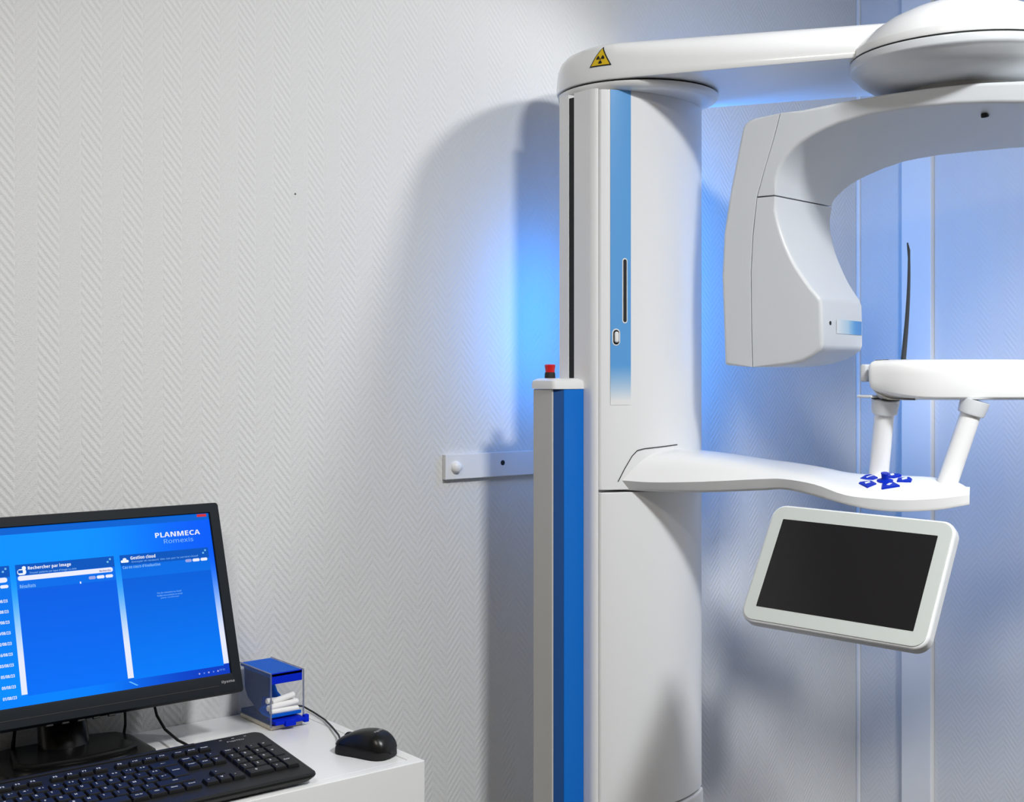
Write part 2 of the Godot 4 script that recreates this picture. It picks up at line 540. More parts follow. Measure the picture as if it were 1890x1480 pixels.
func build_machine() -> void:
	var o := Vector3(0.60, 0.0, 0.22)
	var t := thing("dental_xray_machine", "white panoramic dental X-ray machine with a tall column, curved overhead arm and hanging C-shaped head", "X-ray machine", o)
	# --- column: the rear profile with a groove down its left side
	var body := PackedVector2Array()
	for q in [[0.4605, 0.1655], [0.4605, 0.190], [0.4745, 0.190], [0.4745, 0.2055], [0.4605, 0.2055], [0.4605, 0.246], [0.4612, 0.2515], [0.4632, 0.2565], [0.4665, 0.2597], [0.4692, 0.2602], [0.4692, 0.2505],
			[0.7375, 0.2505], [0.7400, 0.246], [0.7455, 0.23], [0.7455, 0.1655], [0.70, 0.150], [0.50, 0.150]]:
		body.append(Vector2(q[0], q[1]))
	part(t, "column", flat_y(body, 0.01, 1.8140, 0.0006), M.column_white, o)
	part(t, "groove_liner", MB.new().box(Vector3(0.4690, 0.907, 0.19775), Vector3(0.0140, 1.80, 0.0149), 0.0), M.gap_black, o)
	part(t, "upper_cover", flat_y(cover_outline(), 1.1045, 1.8135, 0.002), M.column_white, o)
	part(t, "lower_cover", flat_y(cover_outline(), 0.5300, 1.1000, 0.002), M.column_white, o)
	var film := part(t, "blue_stripe", cover_strip(0.4875, 0.5240, 1.255, 1.8130, 0.0005, true), M.stripe_print, o)
	film.set_meta("label", "blue stripe fading to white at its foot")
	# the long slot and the small round lever slot
	var sl := MB.new().slab(MB.rect(0.0100, 0.116, 0.005, 6), 0.0, 0.0012, 0.0005, 1, PackedVector2Array(), 1, Transform3D(Basis(Vector3.UP, -0.35), Vector3(0.5130, 1.4575, zc(0.513) - 0.0002)))
	part(t, "slot_rim", sl, M.gloss_white, o)
	part(t, "slot", MB.new().slab(MB.rect(0.0066, 0.1115, 0.0033, 6), 0.0, 0.0016, 0.0003, 1, PackedVector2Array(), 1, Transform3D(Basis(Vector3.UP, -0.35), Vector3(0.5130, 1.4575, zc(0.513) - 0.0002))), M.gap_black, o)
	var lb := Transform3D(Basis(Vector3.UP, -0.42), Vector3(0.4975, 1.3750, zc(0.4975) - 0.0002))
	part(t, "lever_rim", MB.new().slab(MB.rect(0.0150, 0.030, 0.0075, 6), 0.0, 0.0012, 0.0005, 1, PackedVector2Array(), 1, lb), M.gloss_white, o)
	var lev := part(t, "lever_slot", MB.new().slab(MB.rect(0.0112, 0.0262, 0.0056, 6), 0.0, 0.0016, 0.0003, 1, PackedVector2Array(), 1, lb), M.gap_black, o)
	part(lev, "lever", MB.new().slab(MB.rect(0.0080, 0.0195, 0.0038, 6), 0.001, 0.0065, 0.0025, 3, PackedVector2Array(), 1, lb), M.gloss_white, o)
	# blue light strips on the back of the column
	for s in 2:
		var strip := Transform3D(Basis(Vector3.UP, [PI, PI / 2 + 0.12][s]), [Vector3(0.535, 1.41, 0.1495), Vector3(0.7460, 1.485, 0.190)][s])
		part(t, "light_strip", MB.new().slab(MB.rect(0.016, [0.30, 0.56][s], 0.004, 3), -0.002, 0.003, 0.001, 1, PackedVector2Array(), 1, strip), M.led_glow, o)
		var l := AreaLight3D.new()
		l.name = "strip_light"
		l.area_size = Vector2(0.014, [0.29, 0.55][s])
		l.light_color = Color(0.02, 0.56, 1.0)
		l.light_energy = [0.062, 0.44][s]
		l.area_range = 6.0
		l.shadow_enabled = true
		t.add_child(l, true)
		l.transform = Transform3D(strip.basis * Basis(Vector3.UP, PI), strip.origin - o + strip.basis.z * 0.006)
	# --- the stationary side post with its blue front and emergency stop
	var post := MB.new().box(Vector3(0.4250, 0.645, 0.2000), Vector3(0.068, 1.276, 0.052), 0.002)
	part(t, "side_post", post, M.warm_grey, o)
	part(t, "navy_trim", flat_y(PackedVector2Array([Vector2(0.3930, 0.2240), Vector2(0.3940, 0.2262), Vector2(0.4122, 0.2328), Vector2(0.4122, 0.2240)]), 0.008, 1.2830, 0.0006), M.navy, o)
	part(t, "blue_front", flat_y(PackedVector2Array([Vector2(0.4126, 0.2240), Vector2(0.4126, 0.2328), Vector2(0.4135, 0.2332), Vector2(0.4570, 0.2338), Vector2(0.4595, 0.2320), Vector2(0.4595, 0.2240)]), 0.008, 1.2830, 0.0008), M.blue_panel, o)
	var cp := MB.new()
	var crs := []
	for q in [[1.2835, 0.0], [1.2835, -0.0012], [1.286, -0.0022], [1.292, -0.0022], [1.298, 0.0], [1.3015, 0.006], [1.3025, 0.012]]:
		var r := PackedVector3Array()
		for p in MB.rect(0.0722 - 2 * maxf(0.0, q[1]) + (0.002 if q[1] < 0 else 0.0), 0.064 - 2 * maxf(0.0, q[1]) + (0.002 if q[1] < 0 else 0.0), 0.008 if q[1] <= 0 else 0.006, 4):
			r.append(Vector3(p.x + 0.4255, q[0], p.y + 0.2015))
		crs.append(r)
	part(t, "post_cap", cp.rings(crs), M.gloss_white, o)
	var es := part(t, "emergency_stop", MB.new().lathe([[0.0095, 1.3015], [0.0095, 1.3085], [0.0088, 1.3125], [0.0082, 1.3130]], Vector3(0.4195, 0, 0.187), 28), M.gap_black, o)
	var rd := part(es, "red_button", MB.new().lathe([[0.0083, 1.3125], [0.0088, 1.3190], [0.0096, 1.3235], [0.0098, 1.3255], [0.0085, 1.3268], [0.003, 1.3272]], Vector3(0.4195, 0, 0.187), 28), M.red, o)
	rd.set_meta("label", "red mushroom button")
	# --- shoulder arm: a rounded bar from the column top towards the hub
	var c0 := Vector2(0.618, 0.2076)
	var c1 := c0 + Vector2(0.51, 0.86) * 0.55
	var lev_y := [1.8302, 1.8305, 1.8340, 1.8440, 1.858, 1.872, 1.884, 1.893, 1.900, 1.9045, 1.9065]
	var r0 := [0.146, 0.1505, 0.152, 0.152, 0.151, 0.149, 0.144, 0.136, 0.122, 0.100, 0.070]
	var r1 := [0.150, 0.1535, 0.155, 0.1545, 0.146, 0.130, 0.112, 0.094, 0.078, 0.060, 0.040]
	var ars := []
	var ax := (c1 - c0).angle()
	for k in lev_y.size():
		var r := PackedVector3Array()
		for i in 33:
			var q: Vector2 = c0 + Vector2.from_angle(ax + PI / 2 + PI * i / 32.0) * r0[k]
			r.append(Vector3(q.x, lev_y[k], q.y))
		for i in range(1, 12):
			var f := i / 12.0
			var q: Vector2 = (c0 + Vector2.from_angle(ax + 1.5 * PI) * r0[k]).lerp(c1 + Vector2.from_angle(ax + 1.5 * PI) * r1[k], f)
			r.append(Vector3(q.x, lev_y[k], q.y))
		for i in 17:
			var q: Vector2 = c1 + Vector2.from_angle(ax - PI / 2 + PI * i / 16.0) * r1[k]
			r.append(Vector3(q.x, lev_y[k], q.y))
		for i in range(1, 12):
			var f := i / 12.0
			var q: Vector2 = (c1 + Vector2.from_angle(ax + PI / 2) * r1[k]).lerp(c0 + Vector2.from_angle(ax + PI / 2) * r0[k], f)
			r.append(Vector3(q.x, lev_y[k], q.y))
		ars.append(r)
	var arm := part(t, "overhead_arm", MB.new().rings(ars), M.gloss_white, o, 50.0)
	warning_sign(arm, o, c0, lev_y, r0)
	part(t, "arm_joint", MB.new().lathe([[0.1445, 1.8270], [0.1445, 1.8308]], Vector3(c0.x, 0, c0.y), 64), M.gap_black, o)
	part(t, "column_head", MB.new().lathe([[0.128, 1.8130], [0.134, 1.8134], [0.1400, 1.8150], [0.1450, 1.8180], [0.1485, 1.8222], [0.1490, 1.8262], [0.146, 1.8275]], Vector3(c0.x, 0, c0.y), 72), M.gloss_white, o)
	# --- hub: a domed disc over a shallow dish
	var h := Vector3(0.842, 0, 0.743)
	part(t, "hub_dome", MB.new().lathe([[0.176, 1.8305], [0.1805, 1.8310], [0.1813, 1.8335], [0.1808, 1.8420], [0.1785, 1.8450], [0.1700, 1.8550], [0.150, 1.8740], [0.122, 1.8930], [0.09, 1.9080], [0.055, 1.9175], [0.02, 1.9215], [0.0, 1.922]], h, 96), M.gloss_white, o)
	part(t, "hub_seam", MB.new().lathe([[0.1790, 1.8275], [0.1790, 1.8310]], h, 96), M.gap_black, o)
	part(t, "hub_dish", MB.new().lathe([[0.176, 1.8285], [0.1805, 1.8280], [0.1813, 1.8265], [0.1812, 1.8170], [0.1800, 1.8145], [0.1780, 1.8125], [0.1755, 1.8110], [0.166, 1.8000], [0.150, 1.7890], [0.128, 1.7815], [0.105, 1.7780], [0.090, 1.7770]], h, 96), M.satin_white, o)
	part(t, "hub_neck", MB.new().lathe([[0.086, 1.782], [0.086, 1.772], [0.090, 1.760]], h, 64), M.warm_grey, o)
	build_c_arm(t, o)
	build_support(t, o)
	var grown := PackedVector2Array()
	for q in cover_outline():
		grown.append(Vector2(0.604 + (q.x - 0.604) * 1.02, 0.2515 + (q.y - 0.2515) * 1.12))
	part(t, "foot_cover", flat_y(grown, 0.0, 0.5265, 0.004), M.gloss_white, o)


func warning_sign(arm: Node3D, o: Vector3, c0: Vector2, ys: Array, rs: Array) -> void:   # radiation triangle stuck on the rounded end of the arm
	var wrap := func(p: Vector2, lift: float) -> Vector3:   # p: metres right of and above the middle of the sign
		var y := 1.8735 + p.y
		var r := 0.15
		for k in ys.size() - 1:
			if y >= ys[k] and y <= ys[k + 1]:
				r = lerpf(rs[k], rs[k + 1], (y - ys[k]) / (ys[k + 1] - ys[k]))
		var an := 2.800 - p.x / 0.152
		return Vector3(c0.x + cos(an) * (r + lift), y, c0.y + sin(an) * (r + lift))
	var lay := func(mb: MB, tri: Array, lift: float) -> void:
		var n := 10
		for i in n:
			for j in n - i:
				var g := func(x: int, y: int) -> Vector3:
					var f := float(x) / n
					var q := float(y) / n
					return wrap.call(tri[0] * (1.0 - f - q) + tri[1] * f + tri[2] * q, lift)
				mb.tri(g.call(i, j), g.call(i, j + 1), g.call(i + 1, j))
				if i + j < n - 1:
					mb.tri(g.call(i + 1, j), g.call(i, j + 1), g.call(i + 1, j + 1))
	var outer := [Vector2(-0.0220, -0.0190), Vector2(0.0220, -0.0190), Vector2(0.0, 0.0190)]
	var mid: Vector2 = (outer[0] + outer[1] + outer[2]) / 3.0
	var b := MB.new()
	lay.call(b, outer, 0.0006)
	var s := part(arm, "warning_sign", b, M.sign_black, o)
	s.set_meta("label", "yellow triangular radiation warning sign")
	var y := MB.new()
	lay.call(y, outer.map(func(p): return mid + (p - mid) * 0.84), 0.0010)
	part(arm, "sign_face", y, M.sign_yellow, o)
	var k := MB.new()
	for i in 3:
		var an := deg_to_rad(30.0 + 120.0 * i)
		for j in 4:
			var a0 := an + deg_to_rad(-30.0 + 15.0 * j)
			var a1 := a0 + deg_to_rad(15.0)
			var p0 := mid + Vector2.from_angle(a0) * 0.0024
			var p1 := mid + Vector2.from_angle(a1) * 0.0024
			var p2 := mid + Vector2.from_angle(a1) * 0.0082
			var p3 := mid + Vector2.from_angle(a0) * 0.0082
			lay.call(k, [p0, p1, p2], 0.0014)
			lay.call(k, [p0, p2, p3], 0.0014)
	for j in 8:
		lay.call(k, [mid, mid + Vector2.from_angle(TAU * j / 8) * 0.0015, mid + Vector2.from_angle(TAU * (j + 1) / 8) * 0.0015], 0.0014)
	part(arm, "sign_symbol", k, M.sign_black, o)


func build_c_arm(t: Node3D, o: Vector3) -> void:
	# outlines are in (along the C, height); the near and the far side of it differ a little
	var b := Vector3(0.24, 0, 0.97).normalized()
	var p := Vector3(b.z, 0, -b.x)
	var fr := Transform3D(Basis(b, Vector3.UP, p), Vector3(0.842, 0, 0.743))
	var mk := func(rows: Array, tight: Array) -> Array:   # rows: [s, y] or [s, y, far s, far y]
		var n := PackedVector2Array()
		var f := PackedVector2Array()
		var bv := []
		for i in rows.size():
			var q: Array = rows[i]
			n.append(Vector2(q[0], q[1]))
			f.append(Vector2(q[2], q[3]) if q.size() > 2 else Vector2(q[0], q[1]))
			bv.append(0.0009 if i in tight else 0.0065)
		return [n, f, bv]
	var cover: Array = mk.call([[-0.333, 1.322], [-0.384, 1.3255], [-0.3872, 1.3285], [-0.390, 1.406], [-0.393, 1.483], [-0.389, 1.560], [-0.376, 1.636], [-0.363, 1.694], [-0.3540, 1.735], [-0.3500, 1.7475], [-0.340, 1.7550], [-0.326, 1.758],
		[-0.2805, 1.7595], [-0.291, 1.722], [-0.309, 1.668], [-0.3242, 1.62], [-0.332, 1.556], [-0.336, 1.49], [-0.335, 1.395]], [0, 12, 13, 14, 15, 16, 17, 18])
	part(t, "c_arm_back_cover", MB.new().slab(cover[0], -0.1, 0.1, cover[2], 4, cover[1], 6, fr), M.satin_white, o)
	var housing: Array = mk.call([[-0.3315, 1.322], [-0.3337, 1.395], [-0.3346, 1.49], [-0.3306, 1.556], [-0.3232, 1.6172], [-0.290, 1.6172, -0.2712, 1.6172], [-0.2875, 1.594, -0.2735, 1.592], [-0.283, 1.572, -0.272, 1.572], [-0.277, 1.553, -0.268, 1.553], [-0.270, 1.534, -0.263, 1.534],
		[-0.2605, 1.514, -0.2555, 1.514], [-0.250, 1.495, -0.247, 1.495], [-0.237, 1.476, -0.238, 1.477], [-0.223, 1.457, -0.2275, 1.460], [-0.2095, 1.442, -0.217, 1.445], [-0.2045, 1.433, -0.2125, 1.434], [-0.2030, 1.395, -0.2112, 1.395], [-0.2022, 1.360, -0.2112, 1.361],
		[-0.2060, 1.3500, -0.214, 1.353], [-0.2200, 1.3400, -0.226, 1.344], [-0.240, 1.330, -0.245, 1.335], [-0.262, 1.3255, -0.266, 1.329], [-0.290, 1.3225, -0.29, 1.325]], [0, 1, 2, 3, 4, 5])
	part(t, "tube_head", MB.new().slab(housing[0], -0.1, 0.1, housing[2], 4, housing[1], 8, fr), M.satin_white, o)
	var beam: Array = mk.call([[-0.3228, 1.6195], [-0.308, 1.668], [-0.2898, 1.722], [-0.2790, 1.7598], [-0.240, 1.7605], [-0.172, 1.765], [-0.088, 1.768], [-0.02, 1.768], [0.051, 1.766], [0.124, 1.759], [0.20, 1.752], [0.29, 1.742], [0.34, 1.722], [0.372, 1.685], [0.384, 1.64], [0.386, 1.60], [0.384, 1.555], [0.37, 1.540],
		[0.310, 1.540], [0.298, 1.555], [0.296, 1.60], [0.290, 1.63], [0.272, 1.66], [0.245, 1.69], [0.20, 1.711, 0.19, 1.690], [0.124, 1.724, 0.10, 1.689], [0.07, 1.731, 0.05, 1.691], [0.017, 1.736, -0.01, 1.692], [-0.052, 1.739, -0.07, 1.692], [-0.09, 1.738, -0.105, 1.690], [-0.125, 1.736, -0.135, 1.687], [-0.172, 1.729, -0.17, 1.679], [-0.198, 1.722, -0.195, 1.671],
		[-0.220, 1.714, -0.215, 1.664], [-0.240, 1.705, -0.232, 1.656], [-0.255, 1.695, -0.246, 1.647], [-0.269, 1.681, -0.257, 1.638], [-0.280, 1.665, -0.264, 1.631], [-0.2865, 1.645, -0.269, 1.624], [-0.2895, 1.6195, -0.2705, 1.6195]], [0, 1, 2, 3, 39])
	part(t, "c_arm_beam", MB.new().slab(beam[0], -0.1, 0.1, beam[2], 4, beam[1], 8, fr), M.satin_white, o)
	# fade-printed label and pinhole on the front of the tube head, clip hole under the beam
	var face := func(q: float, y: float, lift: float) -> Vector3: return fr * Vector3(lerpf(-0.2028, -0.2112, (q + 0.1) / 0.2) + lift, y, q)
	var lb := MB.new()
	var qa := -0.035; var qb := 0.090
	for k in 8:
		var u0 := k / 8.0; var u1 := (k + 1) / 8.0
		var a0: Vector3 = face.call(lerpf(qa, qb, u0), 1.3800, 0.0008); var a1: Vector3 = face.call(lerpf(qa, qb, u1), 1.3800, 0.0008)
		var a2: Vector3 = face.call(lerpf(qa, qb, u1), 1.4045, 0.0008); var a3: Vector3 = face.call(lerpf(qa, qb, u0), 1.4045, 0.0008)
		lb.tri(a0, a2, a1, Vector2(u0, 0), Vector2(u1, 0), Vector2(u1, 0))
		lb.tri(a0, a3, a2, Vector2(u0, 0), Vector2(u0, 0), Vector2(u1, 0))
	part(t, "blue_label", lb, M.label_print, o)
	part(t, "pinhole", MB.new().lathe([[0.0034, -0.001], [0.0034, 0.0012], [0.002, 0.0014]], face.call(-0.064, 1.397, 0.0), 16, Basis(Vector3.UP, b, p)), M.gap_black, o)
	part(t, "beam_clip", MB.new().slab(MB.rect(0.010, 0.016, 0.004, 4), -0.003, 0.004, 0.001, 1, PackedVector2Array(), 1, fr * Transform3D(Basis(Vector3.RIGHT, PI / 2 - 0.25), Vector3(0.052, 1.7225, -0.055))), M.gap_black, o)


func build_support(t: Node3D, o: Vector3) -> void:
	# patient support: a sculpted arm with a sloping control shelf at its end, two posts and a curved rest
	var d := Vector3(0.51, 0, 0.86)
	var q := Vector3(0.86, 0, -0.51)
	var p0 := Vector3(0.505, 0, 0.275)
	var tt := [-0.030, 0.0, 0.06, 0.15, 0.25, 0.29, 0.34, 0.39, 0.44, 0.485, 0.535, 0.568, 0.585]
	var nn := [0.0, 0.0, 0.0, 0.0, 0.0, 0.0, 0.0, -0.002, -0.008, -0.010, -0.004, 0.005, 0.016]
	var yb := [1.1030, 1.1030, 1.1022, 1.1035, 1.1103, 1.1128, 1.1036, 1.0922, 1.0850, 1.0846, 1.0886, 1.0945, 1.0975]
	var yv := [1.1215, 1.1215, 1.1194, 1.1232, 1.1307, 1.1318, 1.1245, 1.1085, 1.1045, 1.1040, 1.1075, 1.1120, 1.1140]
	var ni := [0.036, 0.036, 0.036, 0.034, 0.030, 0.027, 0.020, 0.012, 0.006, 0.005, 0.008, 0.014, 0.022]
	var ny := [1.1725, 1.1725, 1.1735, 1.1680, 1.1520, 1.1460, 1.1380, 1.1225, 1.1180, 1.1170, 1.1180, 1.1190, 1.1160]
	var fo := [0.165, 0.165, 0.162, 0.155, 0.135, 0.128, 0.118, 0.111, 0.111, 0.110, 0.100, 0.076, 0.060]
	var fy := [1.1725, 1.1725, 1.1740, 1.1700, 1.1590, 1.1548, 1.1492, 1.1437, 1.1426, 1.1423, 1.1400, 1.1310, 1.1170]
	var ww := [0.20, 0.20, 0.197, 0.186, 0.165, 0.155, 0.141, 0.131, 0.128, 0.126, 0.116, 0.090, 0.070]
	var rs := []
	for k in (tt.size() - 1) * 4 + 1:
		var x := k / 4.0
		var s := crom(tt, x)
		var line := soften(PackedVector2Array([Vector2(crom(nn, x), crom(yv, x)), Vector2(crom(ni, x), crom(ny, x)), Vector2(crom(fo, x), crom(fy, x)), Vector2(crom(ww, x), crom(yv, x) + 0.008)]), 3)
		var lo := crom(yb, x)
		var und := 0.013 - 0.009 * smoothstep(0.30, 0.42, s)      # how far the lower rim is cut back
		var pts := PackedVector2Array([Vector2(crom(nn, x) + und, lo), Vector2(crom(nn, x) + und * 0.75, lo + 0.0015), Vector2(crom(nn, x) + und * 0.55, lo + 0.005)])
		pts.append_array(line)
		pts.append_array(PackedVector2Array([Vector2(crom(ww, x), lo + 0.010), Vector2(crom(ww, x) - 0.006, lo + 0.004)]))
		var r := PackedVector3Array()
		for c in pts:
			r.append(p0 + d * s + q * c.x + Vector3.UP * c.y)
		rs.append(r)
	var arm := part(t, "support_arm", MB.new().rings(rs), M.gloss_white, o, 30.0)
	# dark joint where the arm leaves the column cover
	var gs := MB.new()
	var ln := [Vector2(0.5005, 1.1195), Vector2(0.5120, 1.1415), Vector2(0.5260, 1.1640), Vector2(0.5360, 1.1735), Vector2(0.5500, 1.1765), Vector2(0.60, 1.1795), Vector2(0.6370, 1.1815)]
	var fine := []
	for k in ln.size() - 1:
		for j in 6: fine.append(ln[k].lerp(ln[k + 1], j / 6.0))
	ln = fine
	for k in ln.size() - 1:
		var u: Vector2 = (ln[k + 1] - ln[k]).normalized().orthogonal() * (-0.0009)
		var aa := func(c: Vector2) -> Vector3: return Vector3(c.x, c.y, zc(c.x) + 0.0009)
		gs.quad(aa.call(ln[k] - u), aa.call(ln[k] + u), aa.call(ln[k + 1] + u), aa.call(ln[k + 1] - u))
	part(t, "cover_joint", gs, M.gasket, o)
	# control shelf: five keys round a small joystick, on the sloping top
	var slope := Transform3D(Basis(d.normalized(), (q + Vector3.UP * 0.239).normalized(), Vector3.UP), Vector3.ZERO)
	slope.basis.z = slope.basis.y.cross(-slope.basis.x).normalized()
	var keys := [
		[[0.4092, 0.0601], [0.4166, 0.0781], [0.4242, 0.0821], [0.4306, 0.0772], [0.4377, 0.067], [0.4309, 0.0567], [0.4191, 0.0567]],
		[[0.409, 0.0334], [0.4104, 0.0398], [0.4283, 0.049], [0.4379, 0.0351], [0.4246, 0.0161]],
		[[0.4475, 0.036], [0.4644, 0.045], [0.476, 0.0284], [0.448, 0.0132]],
		[[0.4707, 0.0679], [0.4885, 0.0738], [0.4936, 0.0636], [0.4924, 0.0508], [0.4698, 0.0508]],
		[[0.4528, 0.0901], [0.4713, 0.0896], [0.4753, 0.0834], [0.464, 0.0705], [0.4534, 0.0728]]]
	var icons := [
		[[0.4187, 0.0653], [0.4255, 0.0746], [0.4307, 0.0761], [0.4234, 0.0679], [0.4201, 0.0611]], [[0.4185, 0.0374], [0.4261, 0.0445], [0.4279, 0.0383], [0.4207, 0.0303]], [[0.4546, 0.0283], [0.4585, 0.0371], [0.4633, 0.0365], [0.4592, 0.0267]],
		[[0.4768, 0.0642], [0.4848, 0.0713], [0.4859, 0.0629], [0.4779, 0.0562]], [[0.456, 0.0855], [0.4614, 0.0890], [0.4640, 0.0822], [0.4589, 0.0776]]]
	var on := func(x: float, w: float, lift: float) -> Vector3: return p0 + d * x + q * w + Vector3.UP * (1.1162 + 0.239 * w + lift)
	for k in 5:
		for pass_ in 2:
			var src: Array = keys[k] if pass_ == 0 else icons[k]
			var lo := -0.004 if pass_ == 0 else 0.0018
			var hi := 0.0022 if pass_ == 0 else 0.0026
			var mid := Vector2.ZERO
			for c in src:
				mid += Vector2(c[0], c[1]) / src.size()
			var rr := []
			for st in [[lo, 1.0], [hi - 0.0004, 1.0], [hi, 0.96]]:
				var r := PackedVector3Array()
				for c in src:
					var e: Vector2 = mid + (Vector2(c[0], c[1]) - mid) * st[1]
					r.append(on.call(e.x, e.y, st[0]))
				rr.append(r)
			part(arm, "control_key" if pass_ == 0 else "key_icon", MB.new().rings(rr), M.button_blue if pass_ == 0 else M.icon_white, o)
	var tilt := Basis(d.normalized(), -0.0) * Basis()
	tilt = Basis(Vector3(1, 0, 0), (Vector3.UP - q * 0.239).normalized(), Vector3(0, 0, 1))
	tilt.x = tilt.y.cross(Vector3(0, 0, 1)).normalized()
	tilt.z = tilt.x.cross(tilt.y)
	part(arm, "joystick", MB.new().lathe([[0.0135, -0.003], [0.0135, 0.0012], [0.012, 0.0020], [0.0062, 0.0036], [0.0056, 0.006], [0.0060, 0.0120], [0.0068, 0.0138], [0.0062, 0.0146], [0.002, 0.0148]], on.call(0.4503, 0.0540, 0.0), 28, tilt), M.button_blue, o)
	# posts with collars
	var rest_y := 1.2665
	for k in 2:
		var lo: Vector3 = [Vector3(0.8220, 1.128, 0.5930), Vector3(0.8395, 1.118, 0.7120)][k]
		var hi: Vector3 = [Vector3(0.8060, 1.262, 0.6180), Vector3(0.8605, 1.262, 0.7525)][k]
		var pole := part(t, "support_post", MB.new().tube([lo, lo.lerp(hi, 0.5), hi], 0.0168, 28), M.gloss_white, o)
		var ux := (hi - lo).normalized()
		var tb := Basis(Vector3.RIGHT, ux, Vector3.BACK)
		tb.x = ux.cross(Vector3.BACK).normalized()
		tb.z = tb.x.cross(ux)
		part(pole, "collar", MB.new().lathe([[0.0165, -0.019], [0.0205, -0.019], [0.0218, -0.0165], [0.0235, 0.0], [0.0238, 0.006]], hi - ux * 0.001, 32, tb), M.satin_white, o)
	# the curved rest
	var px := [0.7763, 0.7638, 0.7669, 0.7754, 0.7999, 0.843, 0.9101, 0.9899]
	var pz := [0.6086, 0.6152, 0.6357, 0.672, 0.7172, 0.7646, 0.812, 0.8439]
	var rr2 := []
	var steps := (px.size() - 1) * 4
	for k in steps + 1:
		var x := k / 4.0
		var c := Vector3(crom(px, x), 0, crom(pz, x))
		var e := minf(x + 0.05, px.size() - 1.0)
		var tg := (Vector3(crom(px, e), 0, crom(pz, e)) - Vector3(crom(px, e - 0.1), 0, crom(pz, e - 0.1))).normalized()
		var nrm := Vector3(tg.z, 0, -tg.x)          # inwards, away from the photograph's viewer
		if nrm.x < 0: nrm = -nrm
		var g := smoothstep(1.0, 4.0, x)
		var line := [[0.078, 1.266], [0.076, 1.320], [0.060, 1.3300], [0.030, 1.3345], [0.012, 1.3335], [0.004, 1.3290], [0.0005, 1.3220], [0.0, 1.310], [0.001, 1.296], [0.003, lerpf(1.2870, 1.273, g)], [0.007, lerpf(1.2835, 1.2685, g)], [0.026, lerpf(1.2690, 1.2665, g)], [0.034, 1.2662]]
		var ef := 1.0
		if k == 0: ef = 0.90
		var r := PackedVector3Array()
		for w in line:
			r.append(c + nrm * (0.04 + (w[0] - 0.04) * ef) + Vector3.UP * (1.30 + (w[1] - 1.30) * ef))
		rr2.append(r)
	var rest := part(t, "patient_rest", MB.new().rings(rr2), M.gloss_white, o, 45.0)
	part(rest, "rest_clip", MB.new().box(Vector3(0.787, 1.3115, 0.594), Vector3(0.022, 0.030, 0.014), 0.004, 3), M.satin_white, o)
	part(rest, "rest_clip", MB.new().box(Vector3(0.788, 1.2715, 0.600), Vector3(0.036, 0.005, 0.030), 0.002), M.satin_white, o)
	# slender dark rod standing up behind the rest
	var rod := []
	var rad := []
	for k in 17:
		var f := k / 16.0
		rod.append(Vector3(0.8625 + 0.0090 * sin(f * 1.9) - (0.004 * maxf(0.0, f - 0.93) / 0.07), 1.325 + f * 0.2135, 0.6145 + 0.0064 * sin(f * 1.9)))
		rad.append(lerpf(0.0046, 0.0019, f) if f < 0.85 else ([0.0021, 0.0026, 0.0012])[k - 14])
	part(t, "positioning_rod", MB.new().tube(rod, rad, 12), M.rod_grey, o)


func build_tablet() -> void:
	var w := Vector3(0.1706, -0.0206, 0.9851).normalized()
	var h := Vector3(0.5232, 0.8491, -0.0729).normalized()
	h = (h - w * h.dot(w)).normalized()
	var n := w.cross(h)
	var t := thing("touch_panel", "white-framed tablet with a dark blank screen hanging tilted under the X-ray machine's control shelf", "tablet", Vector3(0.5014, 1.0183, 0.7594))
	t.basis = Basis(w, h, n)
	part(t, "back_shell", MB.new().slab(MB.rect(0.2955, 0.1985, 0.0225, 8), -0.0215, -0.0012, 0.0045, 4), M.tablet_shell)
	part(t, "front_frame", MB.new().slab(MB.rect(0.2880, 0.1910, 0.0190, 8), -0.0020, 0.0, 0.0008, 2), M.tablet_frame)
	part(t, "screen", MB.new().slab(MB.rect(0.2484, 0.1475, 0.0008, 1), -0.001, 0.0004, 0.0001, 1), M.tablet_glass)
	var mt := MB.new().box(Vector3(0.045, 0.083, -0.040), Vector3(0.075, 0.036, 0.046), 0.006, 3)
	part(t, "mount", mt, M.black_plastic)


func build_rail() -> void:
	var o := Vector3(0.40, 1.138, 0.0)
	var t := thing("mounting_rail", "white flat mounting bar with one screw cap, fixed to the wall left of the column", "wall bracket", o)
	part(t, "bar", MB.new().box(Vector3(0.06, -0.0005, 0.0052), Vector3(0.286, 0.0462, 0.0104), 0.0012), M.rail_white)
	part(t, "screw_cap", MB.new().lathe([[0.0115, -0.001], [0.0115, 0.002], [0.0095, 0.0065], [0.0055, 0.0090], [0.0, 0.0098]], Vector3(-0.0588, -0.0010, 0.0104), 28, Basis(Vector3.RIGHT, Vector3.BACK, Vector3.DOWN)), M.gloss_white)
	part(t, "screw_hole", MB.new().lathe([[0.0050, -0.0005], [0.0050, 0.0003], [0.0040, 0.0004]], Vector3(0.0515, 0.0022, 0.0104), 20, Basis(Vector3.RIGHT, Vector3.BACK, Vector3.DOWN)), M.gap_black)


